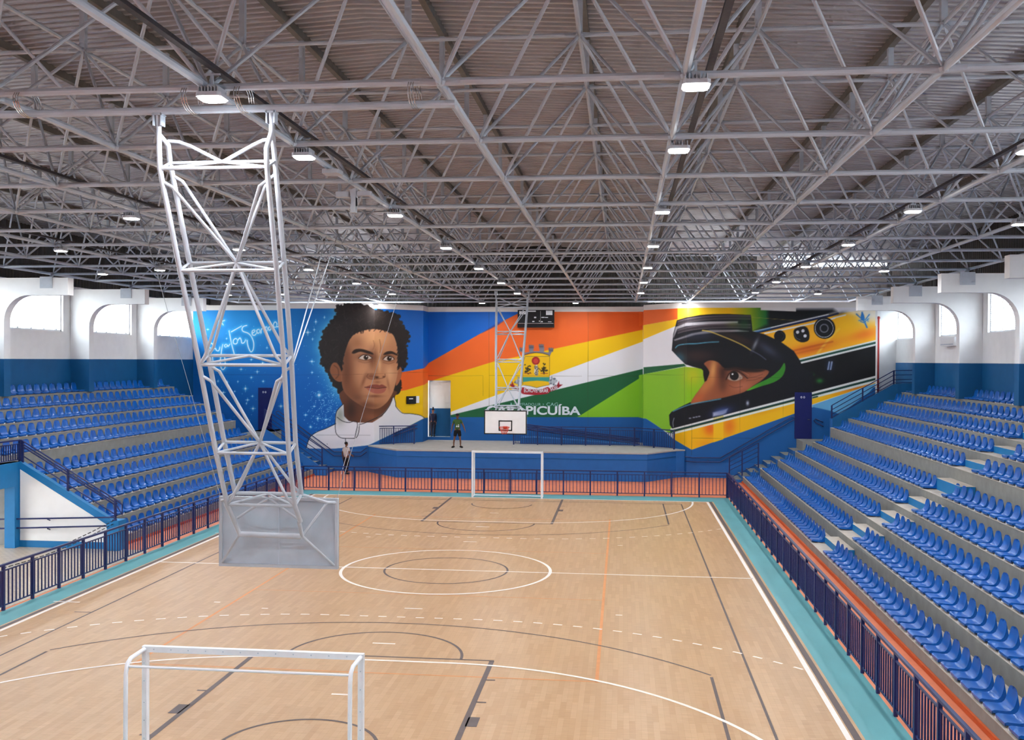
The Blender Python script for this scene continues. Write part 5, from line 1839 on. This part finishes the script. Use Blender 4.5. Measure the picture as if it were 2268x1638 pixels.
def lettering(txt, x0, x1, zb, h, y, m, parent, nm='lettering', bold=0.0, rot=0.0):
    cu = bpy.data.curves.new(nm, 'FONT')
    cu.body = txt
    cu.offset = bold
    cu.extrude = .003
    o = bpy.data.objects.new(nm, cu)
    COL.objects.link(o)
    dg = bpy.context.evaluated_depsgraph_get()
    me = bpy.data.meshes.new_from_object(o.evaluated_get(dg))
    bpy.data.objects.remove(o)
    co = np.array([tuple(v.co) for v in me.vertices])
    lo_, hi_ = co.min(0), co.max(0)
    sx_ = (x1 - x0) / (hi_[0] - lo_[0])
    cap = hi_[1] - lo_[1]
    sz_ = h / cap
    co2 = np.stack([(co[:, 0] - lo_[0]) * sx_, (co[:, 2]) * -1.0, (co[:, 1] - lo_[1]) * sz_], -1)
    if rot:
        c, s_ = math.cos(rot), math.sin(rot)
        co2 = np.stack([co2[:, 0] * c - co2[:, 2] * s_, co2[:, 1], co2[:, 0] * s_ + co2[:, 2] * c], -1)
    base = Vector((x0, y, zb)) - wloc(parent)
    me.vertices.foreach_set('co', (co2 + np.array(base)).astype(np.float32).ravel())
    me.materials.clear()
    me.materials.append(m)
    me.update()
    ob = bpy.data.objects.new(nm, me)
    COL.objects.link(ob)
    ob.parent = parent
    return ob


M_LETW = mat('white_lettering', (228, 232, 238), .55, 0, .02)
M_LETG = mat('pale_green_lettering', (150, 196, 190), .55, 0, .02)
lettering('CARAPICUÍBA', -2.75, 2.67, 2.97, .62, 28.678, M_LETW, mural['C'], bold=.028)
lettering('R.I.DIYFIADO.UR', -1.36, .39, 3.49, .15, 28.678, M_LETG, mural['C'])
lettering('›', .5, .56, 3.52, .1, 28.678, M_LETG, mural['C'])
lettering('CAG', .72, 1.38, 3.48, .19, 28.678, M_LETG, mural['C'])
lettering('EOROVEMBRAR', -.58, .82, 4.25, .24, 28.678, M_LETW, mural['C'], bold=.01)
lettering('IADOI', -1.15, -.72, 4.5, .2, 28.678, M_LETW, mural['C'], rot=-.32, bold=.01)
lettering('IHUIAI', .98, 1.4, 4.32, .2, 28.678, M_LETW, mural['C'], rot=.36, bold=.01)

# ================================================================== people
def skin(name, J, E_, parent, m, sub=2, root=0):
    """a continuous body grown over joints J = [(x, y, z, radius)] and bones E_"""
    me = bpy.data.meshes.new(name)
    me.from_pydata([j[:3] for j in J], E_, [])
    o = bpy.data.objects.new(name, me)
    COL.objects.link(o)
    md = o.modifiers.new('skin', 'SKIN')
    md.use_smooth_shade = True
    for v, j in zip(me.skin_vertices[0].data, J):
        r = j[3]
        v.radius = (r, r) if not isinstance(r, tuple) else r
        v.use_root = False
    me.skin_vertices[0].data[root].use_root = True
    sd_ = o.modifiers.new('sub', 'SUBSURF')
    sd_.levels = sub
    dg = bpy.context.evaluated_depsgraph_get()
    dg.update()
    m2 = bpy.data.meshes.new_from_object(o.evaluated_get(dg))
    bpy.data.objects.remove(o)
    m2.materials.clear()
    m2.materials.append(m)
    m2.polygons.foreach_set('use_smooth', [True] * len(m2.polygons))
    ob = bpy.data.objects.new(name, m2)
    COL.objects.link(ob)
    ob.parent = parent
    return ob


def person(label, loc, rz, H, skinc, shirt, legs, shoe, hair, arms, stance, shorts=True, cap=None, long_sleeve=False, extra=None):
    t = thing('person', label, 'person', loc)
    k = H / 1.78
    ms_ = mat('skin_%d' % int(skinc[0]), skinc, .6, 0, .04)
    def J(x, y, z, r):
        return (x * k, y * k, z * k, r * k)
    (lel, lwr), (rel, rwr) = arms          # left / right elbow and wrist
    lf, rf_ = stance
    pts = [J(0, 0, .95, .115), J(0, 0, 1.15, .115), J(0, .005, 1.36, .125), J(0, .01, 1.48, .062), J(0, 0, 1.545, .052), J(0, -.015, 1.6, .072), J(0, -.015, 1.68, .088), J(0, 0, 1.755, .058)]
    ed = [(i, i + 1) for i in range(7)]
    def chain(start, seq):
        p = start
        for q in seq:
            pts.append(J(*q))
            ed.append((p, len(pts) - 1))
            p = len(pts) - 1
        return p
    for s, el, wr in ((-1, lel, lwr), (1, rel, rwr)):
        e = chain(2, [(s * .165, .005, 1.42, .066), (el[0], el[1], el[2], .042), (wr[0], wr[1], wr[2], .029)])
        d = Vector(wr) - Vector(el)
        d.normalize()
        w0 = Vector(wr)
        hnd = w0 + d * .06
        e = chain(e, [(hnd.x, hnd.y, hnd.z, .032)])
        side = d.cross(Vector((s, 0, 0)))
        side = side.normalized() if side.length > .1 else Vector((0, 1, 0))
        for fi, (of, ln) in enumerate(((-.03, .07), (-.01, .085), (.01, .08), (.03, .062))):
            b0 = hnd + side * of + d * .02
            m_ = b0 + d * ln * .6
            q = m_ + d * ln * .4 + Vector((-s * .02, 0, 0))
            chain(e, [(b0.x, b0.y, b0.z, .0095), (m_.x, m_.y, m_.z, .0085), (q.x, q.y, q.z, .0075)])
        th = w0 + d * .03 + side * -.045
        tq = th + d * .04 + side * -.012
        chain(e, [(th.x, th.y, th.z, .011), (tq.x, tq.y, tq.z, .009)])
    for s, ft in ((-1, lf), (1, rf_)):
        kn = ((s * .1 + ft[0]) / 2, ft[1] / 2 - .02, .5)
        chain(0, [(s * .095, 0, .88, .088), (kn[0], kn[1], kn[2], .056), (ft[0], ft[1] + .02, .3, .05), (ft[0], ft[1] + .03, .1, .036), (ft[0] + ft[2] * .12, ft[1] - .13, .045, .034)])
    body = skin('body', pts, ed, t, ms_)
    msh = mat('cloth_%s' % '_'.join(map(str, map(int, shirt))), shirt, .85, 0, .08)
    mlg = mat('cloth_%s' % '_'.join(map(str, map(int, legs))), legs, .85, 0, .08)
    sp = [J(0, 0, .9, .15), J(0, 0, 1.1, .15), J(0, .005, 1.34, .158), J(0, .01, 1.45, .09), J(0, .01, 1.49, .07)]
    se = [(0, 1), (1, 2), (2, 3), (3, 4)]
    for s, el, wr in ((-1, lel, lwr), (1, rel, rwr)):
        o_ = len(sp)
        sp.append(J(s * .165, .005, 1.42, .082))
        se.append((2, o_))
        if long_sleeve:
            sp += [J(*el, .06), J(*wr, .043)]
            se += [(o_, o_ + 1), (o_ + 1, o_ + 2)]
        else:
            m_ = [(s * .165) * .4 + el[0] * .6, el[1] * .6, 1.42 * .4 + el[2] * .6]
            sp.append(J(*m_, .066))
            se.append((o_, o_ + 1))
    skin('shirt', sp, se, t, msh)
    lp = [J(0, 0, .98, .14), J(0, 0, .9, .145)]
    le = [(0, 1)]
    for s, ft in ((-1, lf), (1, rf_)):
        o_ = len(lp)
        kn = ((s * .1 + ft[0]) / 2, ft[1] / 2 - .02, .5)
        lp += [J(s * .1, 0, .82, .112), J(s * .1 * .3 + kn[0] * .7, kn[1] * .7, .58, .095)]
        le += [(1, o_), (o_, o_ + 1)]
        if not shorts:
            lp += [J(kn[0], kn[1], .45, .078), J(ft[0], ft[1] + .03, .11, .062)]
            le += [(o_ + 1, o_ + 2), (o_ + 2, o_ + 3)]
    skin('shorts' if shorts else 'trousers', lp, le, t, mlg, 2)
    msho = mat('shoe_%d' % int(shoe[0]), shoe, .6)
    for s, ft in ((-1, lf), (1, rf_)):
        b = MB()
        x, y = ft[0] * k, ft[1] * k
        dx = ft[2] * .12 * k
        b.path([(x - dx * .3, y + .075, .045), (x, y + .03, .06), (x + dx * .6, y - .07, .05), (x + dx, y - .15, .04), (x + dx * 1.1, y - .19, .033)], .04, 10, [.03, .052, .05, .044, .02])
        for i, v in enumerate(b.v):
            b.v[i] = (v[0] + loc[0], v[1] + loc[1], max(.002, v[2]) + loc[2])
        b.build('shoe', msho, t, True)
    def loc_ball(nm, c, r, m, **kw):
        b = MB().ball((c[0] * k + loc[0], c[1] * k + loc[1], c[2] * k + loc[2]), r * k, 12, 9, **kw)
        return b.build(nm, m, t, True)
    mh = mat('hair_%d' % int(hair[0]), hair, .8, 0, .15, 40)
    loc_ball('hair', (0, .02, 1.715), .098, mh, sx=.93, sy=1.08, sz=.8)
    if cap:
        mc = mat('cap_%d' % int(cap[0]), cap, .8)
        loc_ball('cap', (0, 0, 1.735), .103, mc, sx=.95, sy=1.08, sz=.62)
        b = MB().bevbox(loc[0] - .075 * k, loc[0] + .075 * k, loc[1] - .2 * k, loc[1] - .06 * k, loc[2] + 1.715 * k, loc[2] + 1.728 * k, .03)
        b.build('cap_peak', mc, t)
    for s in (-1, 1):
        loc_ball('eye', (s * .032, -.098, 1.665), .011, M_BLACK)
        loc_ball('ear', (s * .088, .0, 1.66), .028, ms_, sx=.4, sy=.7)
    loc_ball('nose', (0, -.108, 1.635), .018, ms_, sx=.8, sz=1.3)
    loc_ball('mouth', (0, -.088, 1.59), .024, mat('lips', (150, 82, 72), .6), sy=.4, sz=.35)
    if extra:
        extra(t, k, loc)
    t.rotation_euler[2] = rz
    return t


def shirt_print(t, k, loc):
    for x, z, w_, h in ((-.03, 1.12, .07, .06), (.06, 1.12, .07, .06), (.07, 1.2, .05, .05), (-.02, 1.19, .03, .03)):
        MB().box(loc[0] + (x - w_ / 2) * k, loc[0] + (x + w_ / 2) * k, loc[1] - .172 * k, loc[1] - .16 * k, loc[2] + (z - h / 2) * k, loc[2] + (z + h / 2) * k).build('shirt_print', M_WHITEPL, t)


person('person in green T-shirt with white print, black shorts and cap standing on the stage', (-3.62, 23.7, 1.45), .12, 1.8, (116, 78, 60), (62, 92, 46), (16, 17, 22), (24, 24, 26), (26, 20, 18),
       (((-.27, .02, 1.15), (-.3, -.06, .92)), ((.3, .04, 1.17), (.38, .0, .95))), ((-.19, .02, -.7), (.16, .02, .9)), True, (40, 34, 32), False, shirt_print)
person('person in pale beige shirt and dark trousers behind the far court fence', (-9.5, 23.2, 0), math.pi - .35, 1.72, (120, 82, 62), (186, 172, 164), (30, 26, 32), (40, 34, 34), (24, 20, 20),
       (((-.26, .02, 1.15), (-.26, -.2, 1.02)), ((.25, .02, 1.14), (.27, -.06, .9))), ((-.07, .03, -.3), (.08, -.04, .3)), False, None, False)
person('person in navy clothes standing in the door recess beside the stage', (-5.95, 29.02, 1.62), .1, 1.62, (132, 88, 70), (18, 24, 50), (14, 18, 36), (16, 16, 20), (22, 18, 18),
       (((-.2, .02, 1.15), (-.2, -.04, .92)), ((.2, .02, 1.15), (.2, -.05, .92))), ((-.08, 0, -.2), (.08, 0, .2)), False, None, True,
       lambda t, k, loc: MB().ball((loc[0], loc[1] + .02, loc[2] + 1.83 * k), .045, 10, 7, 1, 1, 1.3).build('hair_bun', mat('hair_22', (22, 18, 18), .8), t, True))
pole = MB().tube((-9.72, 23.0, .02), (-9.28, 22.95, 1.5), .014, 6)
tag(pole.build('white_pole', M_WHITEPL, None, False, (-9.72, 23.0, 0)), 'thin white pole held slanting by the person behind the far fence', 'pole')
